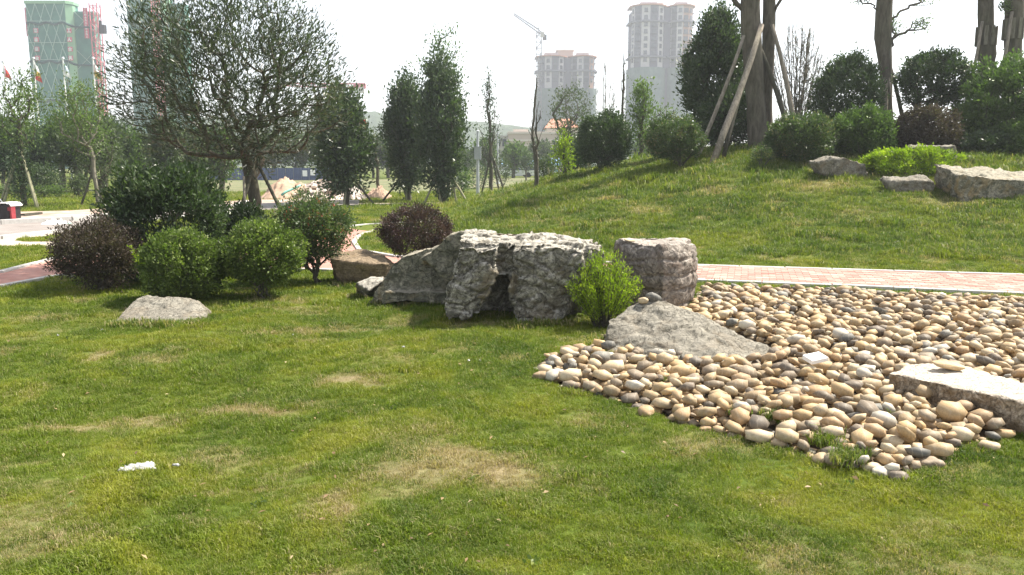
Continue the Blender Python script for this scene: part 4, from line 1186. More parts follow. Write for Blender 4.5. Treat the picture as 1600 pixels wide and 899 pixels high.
def bare_fan(label, x0, y0, x1, y1, Y, base, n, seed):
    r = np.random.default_rng(seed); b = P(base, y1, Y); b.z = gz(b.x, Y); e = empty('bare_tree', b, label, 'tree'); mb = MB()
    fol = []
    for i in range(n):
        u = r.uniform(-1, 1); px = (x0 + x1) / 2 + u * (x1 - x0) / 2; py = y0 + (u * u) * (y1 - y0) * .35 + r.uniform(0, .25) * (y1 - y0)
        t = P(px, py, Y + r.uniform(-.5, .5)); a_ = Vector(b) + Vector((0, 0, r.uniform(0, .5)))
        prev = a_; m_ = 8; rr_ = r.uniform(.012, .022)
        for k in range(1, m_ + 1):
            q_ = k / m_
            p = Vector((a_.x + (t.x - a_.x) * q_ ** .75 + r.normal(0, .02), a_.y + (t.y - a_.y) * q_ ** .75, a_.z + (t.z - a_.z) * q_))
            mb.tube(prev, p, rr_ * (1 - .55 * (k - 1) / m_), rr_ * (1 - .55 * k / m_), 5)
            if k > 2:
                for _ in range(2):
                    d = Vector((r.normal(0, .16) + .12 * u, r.normal(0, .16), r.uniform(.2, .5))); mb.tube(prev, prev + d, .008, .005, 4); fol.append(prev + d)
            prev = p
    put0 = mb.build('trunk', M['bark_pale'], e, True)
    me = leaf_mesh('crown', np.array([list(f) for f in fol]), 2, .06, .05, .4, None, .3, seed, 0, M['lf_olive']); link_mesh('crown', me, None, e)
bare_fan('bare fan of thin upright branches between the twin trunks and the tall oval shrub', 1206, 16, 1286, 190, 28, 1246, 44, 5)
bare_fan('small bare fan of upright twigs behind the slender trees left of the taller tower', 928, 84, 962, 215, 36, 944, 10, 6)
def big_trunk(label, pts, Y, lims=(), seed=1, name='trunk_tree', wraps=()):
    """pts: (px, py, radius) from the ground up; the trunk goes on above the frame and bears a light crown"""
    r = random.Random(seed)
    P0 = [(P(a, b, Y), rr) for a, b, rr in pts]
    g = gz(P0[0][0].x, Y); P0[0] = (Vector((P0[0][0].x, Y, g - .05)), P0[0][1])
    e = empty(name, (P0[0][0].x, Y, g), label, 'tree')
    k = 14; V = []; F = []; ring = 0
    fine = []
    for (p, a), (q_, b) in zip(P0[:-1], P0[1:]):
        m = max(2, int((q_ - p).length / .18))
        for i in range(m): fine.append((p.lerp(q_, i / m), a + (b - a) * i / m))
    fine.append(P0[-1])
    for p, rr in fine:
        for j in range(k):
            t = j * 6.28318 / k
            d = 1 + .10 * mnoise.noise(Vector((math.cos(t) * 1.5, math.sin(t) * 1.5, p.z * 1.1 + seed))) + .05 * mnoise.noise(Vector((math.cos(t) * 5, math.sin(t) * 5, p.z * 4 + seed)))
            V.append((p.x + math.cos(t) * rr * d, p.y + math.sin(t) * rr * d, p.z))
    for i in range(len(fine) - 1):
        for j in range(k): F.append((i * k + j, i * k + (j + 1) % k, (i + 1) * k + (j + 1) % k, (i + 1) * k + j))
    me = np_mesh('trunk', np.array(V), np.array(F), True)
    link_mesh('trunk', me, M['bark_big'], e)
    for (x0_, y0_, x1_, y1_, rr, dY) in lims:
        A_ = P(x0_, y0_, Y); B_ = P(x1_, y1_, Y + dY)
        rs_ = np.random.default_rng(seed + int(x1_))
        D = (B_ - A_).length
        tips_ = np.array([list(B_ + Vector(rs_.normal(0, .13 * D, 3))) for _ in range(26)])
        N, PA, tn, _ = grow(A_, A_.lerp(B_, .55), tips_, 5, .02 * D, seed, .2, .6)
        Vt, Ft = tubes(N, PA, tn, rr, .006, 5)
        me = np_mesh('limb', Vt, Ft, True); lb = link_mesh('limb', me, M['bark_big'], e)
        me = leaf_mesh('foliage', tips_, 14, .12, .075, .45, None, .3, seed, 0, M['lf_feather']); link_mesh('foliage', me, None, lb)
    for (x0_, y0_, y1_, rr) in wraps:
        a_ = P(x0_, y0_, Y); b_ = P(x0_, y1_, Y); w_ = MB()
        n_ = 9
        for j in range(n_):
            t = j * 6.283 / n_
            o_ = Vector((math.cos(t) * rr, math.sin(t) * rr, 0))
            w_.box((a_ + b_) / 2 + o_, (.055, .02, (a_.z - b_.z) / 2), t + math.pi / 2)
        w_.build('splint_wrap', M['bark_pale'], e)
    # crown above the frame
    top = fine[-1][0]; rs_ = np.random.default_rng(seed)
    tips_ = env_pts(90, 'ellipsoid', np.array([top.x, top.y, top.z + .5]), 1.3, 1.3, 1.6, rs_, .5, .2, seed)
    N, PA, tn, _ = grow(top - Vector((0, 0, .3)), top + Vector((0, 0, 1.0)), tips_, 4, .05, seed, .3, .7)
    Vt, Ft = tubes(N, PA, tn, fine[-1][1] * .9, .01, 5)
    link_mesh('branches', np_mesh('branches', Vt, Ft, True), M['bark_big'], e)
    me = leaf_mesh('crown', tips_, 14, .22, .09, .45, None, .3, seed, 0, M['lf_green']); link_mesh('crown', me, None, e)
    return e
YT = 25.6
big_trunk('thick bare trunk, left of the twin trunks on the mound, propped by long poles', [(1184, 230, .30), (1180, 150, .28), (1176, 90, .30), (1172, 20, .29), (1170, -260, .22)], YT, [(1160, 14, 1128, -22, .08, -.3)], 1)
big_trunk('thinner right-hand trunk of the twin trunks on the mound', [(1197, 226, .24), (1198, 150, .17), (1201, 60, .20), (1202, -20, .18), (1204, -240, .13)], YT + .5, [(1204, 50, 1220, -20, .05, -.2)], 2)
big_trunk('tall bare trunk behind the tall oval shrub with leafy twigs on its right', [(1387, 190, .17), (1384, 110, .20), (1379, 60, .26), (1381, 20, .26), (1384, -20, .24), (1386, -220, .15)], YT + 2,
          [(1390, 62, 1440, 38, .045, -.4), (1378, 22, 1345, -8, .03, -.3), (1392, 30, 1445, -8, .04, 0), (1388, 95, 1398, 40, .04, 0)], 3)
big_trunk('swollen trunk with wooden splints, second from the right edge of the photo', [(1548, 200, .30), (1545, 130, .26), (1541, 95, .25), (1541, 85, .29), (1541, 45, .24), (1540, 0, .22), (1538, -200, .15)], YT + 1.2, [], 4, wraps=[(1541, 42, 72, .29)])
big_trunk('trunk with wooden splints nearest the right edge of the photo', [(1585, 200, .30), (1584, 130, .25), (1583, 60, .25), (1586, 0, .27), (1588, -200, .17)], YT + .8, [(1578, 24, 1570, 10, .02, -.2)], 5, wraps=[(1583, 30, 62, .28)])
G1 = 'prop poles round the twin trunks'
props('p', 1191, 45, [(1113, 238, -2.2, 'long pale prop pole, frontmost, slanting up to the twin trunks')], YT - .3, .095, 'pole', G1)
props('p', 1163, 62, [(1090, 188, -.8, 'thin pale prop pole slanting up to the twin trunks from the far left')], YT - .3, .06, 'pole', G1)
props('p', 1172, 82, [(1130, 215, -1.6, 'dark prop pole under the long pale one at the twin trunks')], YT - .3, .06, 'pole_dark', G1)
props('p', 1206, 45, [(1254, 178, -.8, 'pale prop pole reaching the twin trunks from the upper right')], YT + .2, .075, 'pole', G1)
props('p', 1184, 72, [(1246, 176, -.6, 'dark prop pole crossing behind the pale one on the right of the twin trunks')], YT + .2, .075, 'pole_dark', G1)
G2 = 'prop poles round the trunk behind the oval shrub'
props('p', 1384, 92, [(1402, 166, -.6, 'thin pale prop pole right of the trunk behind the oval shrub')], YT + 2, .04, 'pole', G2)
props('p', 1386, 92, [(1424, 175, .6, 'dark prop pole slanting right from the trunk behind the oval shrub')], YT + 2, .07, 'pole_dark', G2)
props('p', 1384, 110, [(1387, 168, -.8, 'pale prop pole standing close before the trunk behind the oval shrub')], YT + 2, .06, 'pole', G2)
G3 = 'prop poles round the splinted trunks'
props('p', 1535, 40, [(1508, 88, -.8, 'pale prop pole slanting left from the swollen splinted trunk')], YT + 1.0, .055, 'pole', G3)
props('p', 1581, 25, [(1556, 90, -.8, 'pale prop pole slanting left from the trunk nearest the right edge')], YT + .6, .06, 'pole', G3)
props('p', 1545, 60, [(1562, 100, .5, 'dark prop pole right of the swollen splinted trunk')], YT + 1.0, .04, 'pole_dark', G3)

# ---- mid-left edge of the mound
plant('dark round shrub at the left shoulder of the mound', 'shrub', 898, 172, 990, 266, 27, 'ellipsoid', 'lf_dark', 0.09, 16000, 300, .15, .04, .008, 60, multi=3, shell=.68, lump=.08)
yv = on(1065, 262)
plant('loose rounded shrub with reddish young leaves left of the twin trunks', 'shrub', 1004, 180, 1102, 252, yv, 'ellipsoid', 'lf_varieg', 0.075, 13000, 280, .1, .03, .006, 110, multi=3, shell=.6, base=1066, trunk_frac=0, lump=.1)
plant('yellow-green upright shrub left of the dark round one', 'shrub', 864, 202, 902, 284, 29, 'column', 'lf_yellow', .09, 1500, 100, .16, .04, .01, 50, multi=3, shell=.4, lump=.3)
plant('slender bare young tree standing at the left foot of the mound', 'tree', 815, 120, 862, 262, 27, 'cone', 'lf_olive', .05, 60, 60, .1, .075, .008, 44, name='bare_tree', base=838, top_frac=1.0, bias=.9, up=.3, minzf=.32)

# ================================================================== BACKGROUND PLANTING
def tree(label, x0, y0, x1, y1, Y, trunk, kind='ellipsoid', leaf='lf_far', ls=.12, nl=2600, clumps=150, R=.09, rt=.012, tips=50, name='tree', **kw):
    kw.setdefault('lump', .18); kw.setdefault('shell', .5)
    return plant(label, 'tree', x0, y0, x1, y1, Y, kind, leaf, ls, nl, clumps, kw.pop('rc', .3), R, rt, tips, name='broadleaf_tree' if name == 'tree' else name, base=trunk, **kw)
yb1, yb2, yb3 = 33.5, 37.0, 35.0
tree('dark oval tree with prop poles just right of the big fan-shaped tree', 486, 128, 582, 306, yb1, 541, 'column', 'lf_dark', .17, 15000, 460, R=.13, tips=110, rc=.28, shell=.45, bias=.3)
tree('dark egg-shaped tree, left one of the touching pair in the middle distance', 597, 116, 672, 296, yb2, 638, 'column', 'lf_dark', .16, 16000, 420, R=.15, tips=70, rc=.25, shell=.5, lump=.22)
tree('taller dark column tree, right one of the touching pair in the middle distance', 646, 88, 732, 300, yb3, 692, 'column', 'lf_dark', .16, 17000, 380, R=.15, tips=80, rc=.25, shell=.5, lump=.22)
tree('airy light green tree top rising behind the touching pair of dark trees', 652, 42, 735, 190, 41, 700, 'ellipsoid', 'lf_green', .15, 1500, 110, R=.10, tips=80, rc=.3, shell=.3, lump=.35, up=.8)
G4 = 'prop poles in the middle distance'
def sprops(tx, ty, Y, feet, desc, mat='bamboo', r0=.045):
    for i, (fx, fy, lb) in enumerate(feet):
        props('p', tx, ty, [(fx, fy, -.4 - .1 * i, f'{lb} prop pole of {desc}')], Y, r0, mat, G4)
sprops(541, 285, yb1, [(537, 322, 'pale upright')], 'the dark oval tree')
sprops(545, 275, yb1, [(588, 320, 'dark right-hand slanting'), (500, 320, 'dark left-hand slanting')], 'the dark oval tree', 'pole_dark')
sprops(634, 268, yb2, [(595, 314, 'dark left-hand slanting'), ], 'the left one of the touching pair', 'pole_dark')
sprops(636, 268, yb2, [(634, 314, 'pale upright')], 'the left one of the touching pair')
sprops(680, 278, yb3, [(662, 317, 'left-hand slanting'), (690, 314, 'middle')], 'the right one of the touching pair')
sprops(704, 276, yb3, [(714, 318, 'short right-hand'), (731, 318, 'long right-hand slanting')], 'the right one of the touching pair')
tree('thin forked young tree between the dark oval tree and the touching pair', 570, 190, 604, 270, 42, 590, 'fan', 'lf_olive', .12, 220, 40, R=.09, tips=26, rc=.2)
tree('sparse tiered young tree beside the lamp post', 732, 100, 795, 282, 47, 767, 'cone', 'lf_far', .14, 900, 90, R=.12, rt=.013, tips=70, rc=.22, top_frac=1.0, bias=.95, up=.35, minzf=.15, shell=.3)
sprops(767, 240, 47, [(752, 298, 'left-hand slanting'), (781, 296, 'right-hand slanting'), (790, 298, 'outermost right')], 'the sparse tiered tree', 'pole_dark', .05)
tree('olive green tree before the shorter apartment tower', 852, 122, 930, 230, 52, 885, 'ellipsoid', 'lf_olive', .16, 2000, 130, R=.13, tips=90, rc=.35, multi=3)
tree('tallest thin bare tree between the two apartment towers', 962, 62, 986, 200, 37, 971, 'cone', 'lf_olive', .08, 90, 50, R=.06, rt=.009, tips=40, name='bare_tree', top_frac=1.0, bias=.9)
tree('pale green upright tree before the taller apartment tower', 982, 112, 1022, 235, 34, 1003, 'column', 'lf_feather', .12, 2400, 120, R=.10, tips=50, rc=.26)
tree('loose pale green bush-like tree right of the upright one before the taller tower', 990, 158, 1070, 250, 36, 1018, 'ellipsoid', 'lf_feather', .11, 1700, 110, R=.07, tips=60, rc=.3, multi=2)
tree('small clipped dark tree on a thin stem before the low beige building', 811, 243, 835, 268, 82, 822, 'box', 'lf_dark', .16, 1500, 80, R=.09, tips=14, rc=.22, name='clipped_tree')
for i, (x0, y0, x1, y1, Y, lf, lb) in enumerate([(724, 240, 770, 300, 56, 'lf_far', 'mid green shrub behind the lamp post'), (768, 240, 802, 292, 60, 'lf_olive', 'olive shrub right of the sparse tiered tree'), (700, 262, 742, 302, 50, 'lf_green', 'fresh green shrub left of the lamp post foot'),
        (836, 240, 870, 284, 40, 'lf_olive', 'loose shrub behind the slender bare tree'), (880, 225, 925, 275, 31, 'lf_far', 'shrub between the yellow-green one and the dark round one')]):
    plant(lb, 'shrub', x0, y0, x1, y1, Y, 'ellipsoid', lf, .11, 1600, 90, .25, .03, .01, 30, multi=3)
for i in range(9):
    x = [738, 708, 850, 862, 873, 912, 922, 990, 930][i]
# far left planting
tree('leafy young tree with a shaggy trunk held by poles at the far left', -12, 106, 72, 235, 31.5, 30, 'ellipsoid', 'lf_feather', .12, 2600, 130, R=.11, tips=70, rc=.28, lump=.3, shell=.35)
plant('dark ivy-like growth round the shaggy trunk at the far left', 'climber', 14, 205, 46, 322, 31.3, 'column', 'lf_far', .10, 1700, 90, .22, .03, .01, 20, shell=.3, lump=.3, name='shrub')
sprops(30, 232, 31.5, [(-6, 300, 'dark left-hand'), (56, 275, 'pale short right-hand'), (2, 322, 'pale left-hand slanting'), (58, 327, 'pale long right-hand slanting')], 'the leafy young tree at the far left')
tree('feathery light green tree with a thin pale trunk at the left', 82, 118, 176, 250, 33, 149, 'ellipsoid', 'lf_feather', .11, 4200, 200, R=.08, tips=90, rc=.28, lump=.22, shell=.4, bark='bark_pale')
tree('second thin trunked tree close right of the feathery light green one', 118, 190, 190, 300, 34, 155, 'ellipsoid', 'lf_olive', .11, 2600, 140, R=.10, tips=60, rc=.28, lump=.22)
sprops(146, 262, 33, [(125, 322, 'dark left-hand slanting')], 'the feathery light green tree', 'pole_dark')
plant('large round clipped dark shrub at the far left behind the lawn', 'shrub', 40, 256, 94, 302, 41, 'ellipsoid', 'lf_dark', .11, 3200, 130, .25, .04, .01, 30, multi=3, lump=.08)
plant('small olive shrub right of the large round clipped one', 'shrub', 106, 272, 138, 304, 41, 'ellipsoid', 'lf_olive', .10, 1600, 90, .2, .03, .01, 30, multi=3)
plant('long pale green ground hedge at the back of the left lawn', 'hedge', -30, 290, 112, 306, 40, 'box', 'lf_feather', .10, 2600, 200, .18, .02, .01, 60, multi=4, ry=.15, name='hedge')
# tree belts: each tree its own
kinds = ['dark rounded', 'mid green leafy', 'olive airy', 'tall narrow', 'broad spreading', 'thin-trunked pale', 'low bushy', 'dense dark']
wh = ['behind the left lawn', 'behind the feathery trees', 'seen under the fan-shaped tree', 'beyond the construction yard']
def belt(n, xa, xb, ytop, ybot, Ya, Yb, place, sd, wpx=(34, 60), leafs=('lf_far', 'lf_dark', 'lf_olive', 'lf_green'), nl=1500, ls=.2, trk=(.10, .2)):
    r = random.Random(sd)
    words = ['dark green', 'mid green', 'olive', 'fresh green']
    shp = ['ellipsoid', 'column', 'ellipsoid', 'box']; shw = ['rounded', 'tall narrow', 'broad', 'squarish']
    for i in range(n):
        x = xa + (xb - xa) * (i + .5 + r.uniform(-.3, .3)) / n; wd = r.uniform(*wpx); top = ytop + r.uniform(-12, 14) ; li = r.randrange(4); k = r.randrange(4)
        Y = r.uniform(Ya, Yb); hgt = (ybot - top) * r.uniform(.6, .85)
        side = 'leftmost' if i == 0 else ('rightmost' if i == n - 1 else ['left third', 'middle third', 'right third'][min(2, int(3 * i / n))])
        tree(f'{words[li]} {shw[k]} tree {place}, {side}', x - wd / 2, top, x + wd / 2, top + hgt, Y, x + r.uniform(-4, 4), shp[k], leafs[li], ls * 1.25, int(nl * 1.9), 130, R=r.uniform(*trk), tips=36, rc=.5, group=f'trees {place}', bark=r.choice(['bark', 'bark_pale', 'bark']))
belt(9, -30, 170, 186, 296, 43, 52, 'behind the left lawn', 1, (34, 56), nl=1700)
belt(7, 165, 350, 196, 300, 44, 56, 'seen under the fan-shaped tree', 2, (40, 60), nl=1700)
belt(14, -60, 620, 208, 275, 88, 105, 'far beyond the blue hoarding', 3, (50, 80), nl=1500, ls=.36, trk=(.15, .25))
belt(7, 590, 860, 222, 280, 95, 120, 'far right of the touching pair', 4, (36, 56), nl=1200, ls=.36, trk=(.15, .25))
belt(6, 870, 1090, 205, 268, 75, 95, 'far below the apartment towers', 5, (40, 60), nl=1200, ls=.3, trk=(.12, .2))
belt(4, 1290, 1620, 200, 262, 46, 56, 'behind the mound at the right', 6, (50, 80), nl=1500, ls=.22)
# wooded hill
hx = np.linspace(-700, 700, 141); prof = np.interp(hx, [-700, -400, -120, -40, -10, 30, 100, 700], [30, 34, 38, 33, 30, 24, 14, 8])
prof = prof + (fbm(hx * .02 + 9, hx * 0, 5) - .5) * 10 + (fbm(hx * .25, hx * 0 + 4, 6) - .5) * 3
V = []; 
for j, (yy, zz) in enumerate([(500, 0), (540, .55), (580, .9), (620, 1.0), (700, .6), (780, 0)]):
    V += [(x_, yy + (vnoise(np.array([x_ * .05]), np.array([j * 3.3]))[0] - .5) * 20, max(-1, zz * p_) + (-1 if zz == 0 else 0)) for x_, p_ in zip(hx, prof)]
n_ = len(hx)
Fh = [(j * n_ + i, j * n_ + i + 1, (j + 1) * n_ + i + 1, (j + 1) * n_ + i) for j in range(5) for i in range(n_ - 1)]
m, nt, out = mat_new('wooded_hill'); pos = geopos(nt)
n1 = noise_t(nt, .12, 8, .75, pos)
principled(nt, out, ramp(nt, n1, [(.35, (.025, .05, .022)), (.65, (.07, .11, .045))]), .95, n1, 4, 1)
hill = link_mesh('hill', np_mesh('hill', np.array(V), np.array(Fh), True), m); tag(hill, kind='structure')

# ================================================================== CONSTRUCTION YARD, ROADSIDE
def heap(name, label, cat, px0, px1, pytop, pybot, mat, seed, rock=.0, dY=3.0, pw=1.0):
    c = flat((px0 + px1) / 2, pybot); a = P(px0, pybot, c.y); b = P(px1, pybot, c.y); t = P(px0, pytop, c.y + dY * .5)
    rx = (b.x - a.x) / 2; h = t.z; nn = 46; V = []
    for j in range(nn):
        for i in range(nn):
            u, v = i / (nn - 1) * 2 - 1, j / (nn - 1) * 2 - 1
            d = math.hypot(u, v); f = max(0, 1 - d ** 1.6) ** pw
            n0 = mnoise.fractal(Vector((u * 2.2, v * 2.2, seed)), .8, 2.1, 5)
            V.append((c.x + u * rx, c.y + dY * .5 + v * dY * .6, -.05 + h * f * (1 + .45 * n0) + (rock * mnoise.fractal(Vector((u * 9, v * 9, seed)), .6, 2.1, 3) * f)))
    q_ = np.array([[j * nn + i, j * nn + i + 1, (j + 1) * nn + i + 1, (j + 1) * nn + i] for j in range(nn - 1) for i in range(nn - 1)])
    return tag(link_mesh(name, np_mesh(name, np.array(V), q_, True), mat), label, cat)
M['dirt'] = simple('red_brown_dirt', (.36, .25, .18), .95, .28, 2.5, .05)
M['rubble'] = simple('mixed_rubble', (.50, .44, .38), .9, .5, 2.2, .05)
M['cloth'] = simple('white_sheeting', (.74, .74, .73), .6, .12, 3, .02)
M['netgreen'] = simple('green_netting', (.10, .30, .20), .8, .2, 6, .01)
M['teal'] = simple('teal_sheet', (.20, .45, .38), .7, .2, 6, .01)
heap('dirt_pile', 'reddish brown heap of bare earth behind the fan-shaped tree', 'dirt pile', 385, 475, 281, 314, M['dirt'], 1, .12, 5)
heap('rubble_pile', 'whitish heap of building rubble left of the dark oval tree', 'rubble', 448, 560, 291, 316, M['rubble'], 2, .3, 4, .7)
heap('rubble_pile', 'brown heap of earth and rubble behind the gap right of the dark oval tree', 'rubble', 562, 605, 293, 312, M['dirt'], 3, .2, 3, .8)
heap('plastic_sheet', 'white plastic sheeting heaped beside the reddish earth', 'sheeting', 338, 402, 314, 326, M['cloth'], 4, .1, 2.5)
heap('plastic_sheet', 'long flat white sheet in front of the reddish earth heap', 'sheeting', 405, 450, 313, 320, M['cloth'], 5, .05, 1.5)
heap('plastic_sheet', 'white sheeting heaped on the dusty pavement at the left', 'sheeting', 44, 100, 343, 352.5, M['cloth'], 6, .1, 1.0)
heap('plastic_sheet', 'teal sheet end lying right of the white sheeting on the pavement', 'sheeting', 88, 112, 347, 352, M['teal'], 7, .03, .6)
heap('plastic_sheet', 'small white sheet at the far end of the pavement by the shrubs', 'sheeting', 156, 178, 326, 332, M['cloth'], 8, .02, .8)
rr_ = random.Random(5)
mb = MB()
for i in range(260):
    px = rr_.uniform(455, 560); py = rr_.uniform(300, 317); g_ = flat(px, py)
    hh = .06 + .75 * max(0, 1 - abs(px - 500) / 60) * rr_.random()
    mb.box((g_.x, g_.y + rr_.uniform(0, 2), hh), (rr_.uniform(.04, .28), rr_.uniform(.04, .2), rr_.uniform(.02, .12)), rr_.uniform(0, 3), Matrix.Rotation(rr_.uniform(-.7, .7), 4, 'X') @ Matrix.Rotation(rr_.uniform(-.7, .7), 4, 'Y'))
m, nt, out = mat_new('broken_concrete')
principled(nt, out, ramp(nt, noise_t(nt, 1.6, 3, .6, geopos(nt)), [(.35, (.22, .17, .13)), (.5, (.55, .47, .42)), (.65, (.75, .72, .70))], 'CONSTANT'), .9)
tag(mb.build('rubble', m), 'broken pieces of pale concrete and brick strewn over the rubble heap', 'rubble', None, 'stuff')
a_ = P(440, 305, 37.5); b_ = P(470, 290, 38.2); mb = MB(); mb.tube(a_, b_, .06, .05, 8, bend=.05)
tag(mb.build('net_roll', M['teal'], None, True), 'rolled green netting lying on the rubble heap', 'netting')
a_ = flat(36, 344); b_ = flat(64, 341); mb = MB(); mb.box(((a_.x + b_.x) / 2, (a_.y + b_.y) / 2, .16), ((b_ - a_).length / 2, .07, .03), math.atan2(b_.y - a_.y, b_.x - a_.x))
tag(mb.build('plank', M['pole_dark']), 'dark plank lying on the dusty pavement left of the white sheeting', 'plank')
# cart at the left frame edge
c0 = flat(8, 350); e = empty('handcart', (c0.x, c0.y, 0), 'black open handcart with white cover and red side on the dusty pavement', 'cart')
def put(name, me_mb, mat, par, sm=False): return me_mb.build(name, M[mat], par, sm)
cx_, cy_ = c0.x, c0.y + .3
mb = MB(); mb.box((cx_ - .06, cy_, .33), (.20, .26, .20)); put('body', mb, 'black', e)
mb = MB(); mb.box((cx_ + .155, cy_ - .16, .30), (.03, .10, .22)); mb.box((cx_ + .155, cy_ - .28, .42), (.05, .02, .05)); put('side_panel', mb, 'red', e)
mb = MB()
for i in range(7):
    t = i / 6 * math.pi; mb.box((cx_ - .02 + math.cos(t) * .19, cy_, .53 + math.sin(t) * .055), (.045, .28, .014), 0, Matrix.Rotation(math.cos(t) * .8, 4, 'Y'))
put('cover', mb, 'white', e)
for sx in (-.17, .14):
    mb = MB(); mb.tube((cx_ + sx - .02, cy_ - .15, .10), (cx_ + sx + .02, cy_ - .15, .10), .10, .10, 14); put('wheel', mb, 'black', e)
mb = MB(); mb.tube((cx_ - .2, cy_ + .1, .5), (cx_ - .45, cy_ + .2, .75), .012, .012, 6); put('handle', mb, 'metal', e)
# lamp post and poles
def post(px, pyb, pyt, Y, r0, label, box=None, name='lamp_post', mat='metal'):
    b = P(px, pyb, Y); t = P(px, pyt, Y); b.z = gz(b.x, Y)
    e = empty(name, b, label, 'post')
    mb = MB(); mb.tube(b, t, r0 * 1.2, r0 * .8, 10); mb.tube(b, b + Vector((0, 0, .12)), r0 * 2.2, r0 * 2.0, 10); put('shaft', mb, mat, e, False)
    if box:
        q_ = P(px, box, Y); mb = MB(); mb.box(q_ + Vector((0, -.06, 0)), (.17, .12, .30)); mb.box(q_ + Vector((0, -.06, .32)), (.2, .15, .02)); put('control_box', mb, 'metal', e)
    mb = MB(); mb.tube(t, t + Vector((.0, 0, .05)), r0 * 1.6, r0 * .5, 10); put('cap', mb, mat, e)
    return e
post(746.5, 304, 205, 42, .075, 'grey steel post with a control box left of the sparse tiered tree', 240)
post(778, 275, 200, 70, .09, 'thin pale steel post right of the sparse tiered tree')
# stakes standing in the planting right of the slender bare tree
for i, (x, y0, x2, y1, lb) in enumerate([(852, 285, 866, 262, 'short pale stake leaning right, beside the slender bare tree'), (862, 287, 856, 262, 'short pale stake below the yellow-green upright shrub'), (880, 284, 872, 262, 'short pale stake right of the yellow-green upright shrub'),
        (915, 272, 922, 255, 'short pale stake under the dark round shrub, left one'), (925, 270, 918, 254, 'short pale stake under the dark round shrub, right one')]):
    a_ = P(x, y0, 29.5); b_ = P(x2, y1, 29.5); mb = MB(); mb.tube(a_ - Vector((0, 0, .3)), b_, .035, .03, 7); tag(put('stake', mb, 'bamboo', None), lb, 'stake', 'short stakes in the planting')
# hoarding
e = empty('site_hoarding', P(415, 285, 84), 'blue site hoarding with white notices beyond the dry field', 'hoarding')
M['blue'] = simple('blue_sheet_metal', (.09, .12, .22), .5, .15, 1)
bx = P(300, 283, 84).x; ex = P(520, 283, 84).x; n_ = 18
mb = MB(); wd = (ex - bx) / n_; mb.box((0, 0, 0), (wd / 2 - .03, .03, .62))
for j in range(5): mb.box((-wd / 2 + wd * (j + .5) / 5, -.045, 0), (.03, .02, .60))
pm = mb.mesh('panel'); pm.materials.append(M['blue'])
for i in range(n_):
    x = bx + wd * (i + .5)
    o = link_mesh('panel', pm, None, e); o.location = (x, 84, .66)
    if i in (2, 4, 14, 15):
        mb = MB(); mb.box((x, 83.9, .72 + .1 * (i % 2)), (wd * .3, .02, .3)); w_ = put('notice', mb, 'white', o)
        w_.matrix_parent_inverse = (PW(e) @ o.matrix_parent_inverse @ Matrix.Translation(o.location)).inverted()
    mb = MB(); mb.tube((x - wd / 2, 84.05, 0), (x - wd / 2, 84.05, 1.3), .04, .04, 6); put('support_post', mb, 'metal', e)
# low beige building with blue-roofed shed
M['beige'] = simple('beige_render', (.50, .42, .36), .9, .06, .5)
M['beige_d'] = simple('pale_band', (.62, .56, .50), .9, .05, .5)
M['glass'] = simple('dark_window_glass', (.035, .045, .06), .2, .2, 1, 0, 0, .6)
M['blueroof'] = simple('blue_roof_sheet', (.22, .36, .55), .5, .1, 1)
Yb = 130
l_ = P(794, 250, Yb); r_ = P(905, 250, Yb); tp = P(800, 206, Yb)
e = empty('low_building', (l_.x, Yb, 0), 'low beige flat-roofed building left of the shorter apartment tower', 'building')
mb = MB(); mb.box(((l_.x + r_.x) / 2, Yb + 8, tp.z / 2), ((r_.x - l_.x) / 2, 8, tp.z / 2)); put('wall', mb, 'beige', e)
for zf in (.97, .80, .45): 
    mb = MB(); mb.box(((l_.x + r_.x) / 2, Yb + 8, tp.z * zf), ((r_.x - l_.x) / 2 + .15, 8.15, .12)); put('band', mb, 'beige_d', e)
l2 = P(774, 250, Yb + 2)
mb = MB(); mb.box(((l2.x + l_.x) / 2, Yb + 9, tp.z * .46), ((l_.x - l2.x) / 2 - .02, 7, tp.z * .46)); wg = put('side_wing', mb, 'concrete', e)
for k in range(2):
    for q_ in range(3):
        mb = MB(); mb.box((l2.x + .5 + k * .9, Yb + 1.97, tp.z * (.25 + .25 * q_)), (.28, .04, .55)); put('window', mb, 'glass', wg)
for k in range(7):
    mb = MB(); mb.box((l_.x + 1.2 + k * 1.45, Yb - .03, tp.z * .62), (.4, .05, .5)); put('window', mb, 'beige_d', e)
mb = MB(); mb.box((l_.x + 2, Yb + 5, tp.z + .25), (1.2, 2, .25)); put('roof_box', mb, 'beige_d', e)
Ys = 118; l_ = P(788, 268, Ys); r_ = P(872, 268, Ys); t_ = P(800, 253, Ys)
e = empty('shed', (l_.x, Ys, 0), 'long shed with a pale blue roof in front of the low beige building', 'shed')
mb = MB(); mb.box(((l_.x + r_.x) / 2, Ys + 2, t_.z / 2 - .1), ((r_.x - l_.x) / 2, 2, t_.z / 2 - .1)); put('wall', mb, 'white', e)
mb = MB(); mb.box(((l_.x + r_.x) / 2, Ys + 1.8, t_.z), ((r_.x - l_.x) / 2 + .4, 2.4, .10), 0, Matrix.Rotation(.18, 4, 'X')); put('roof', mb, 'blueroof', e)
mb = MB(); mb.box(((l_.x + r_.x) / 2, Ys - .04, .75), ((r_.x - l_.x) / 2, .03, .2)); put('stripe', mb, 'blueroof', e)
Yo = 150; l_ = P(854, 250, Yo); r_ = P(902, 250, Yo); t_ = P(870, 200, Yo); tt_ = P(870, 184, Yo)
e = empty('house', (l_.x, Yo, 0), 'pale house with orange hipped roof at the foot of the shorter apartment tower', 'house')
mb = MB(); mb.box(((l_.x + r_.x) / 2, Yo + 4, t_.z / 2), ((r_.x - l_.x) / 2, 4, t_.z / 2)); put('wall', mb, 'beige_d', e)
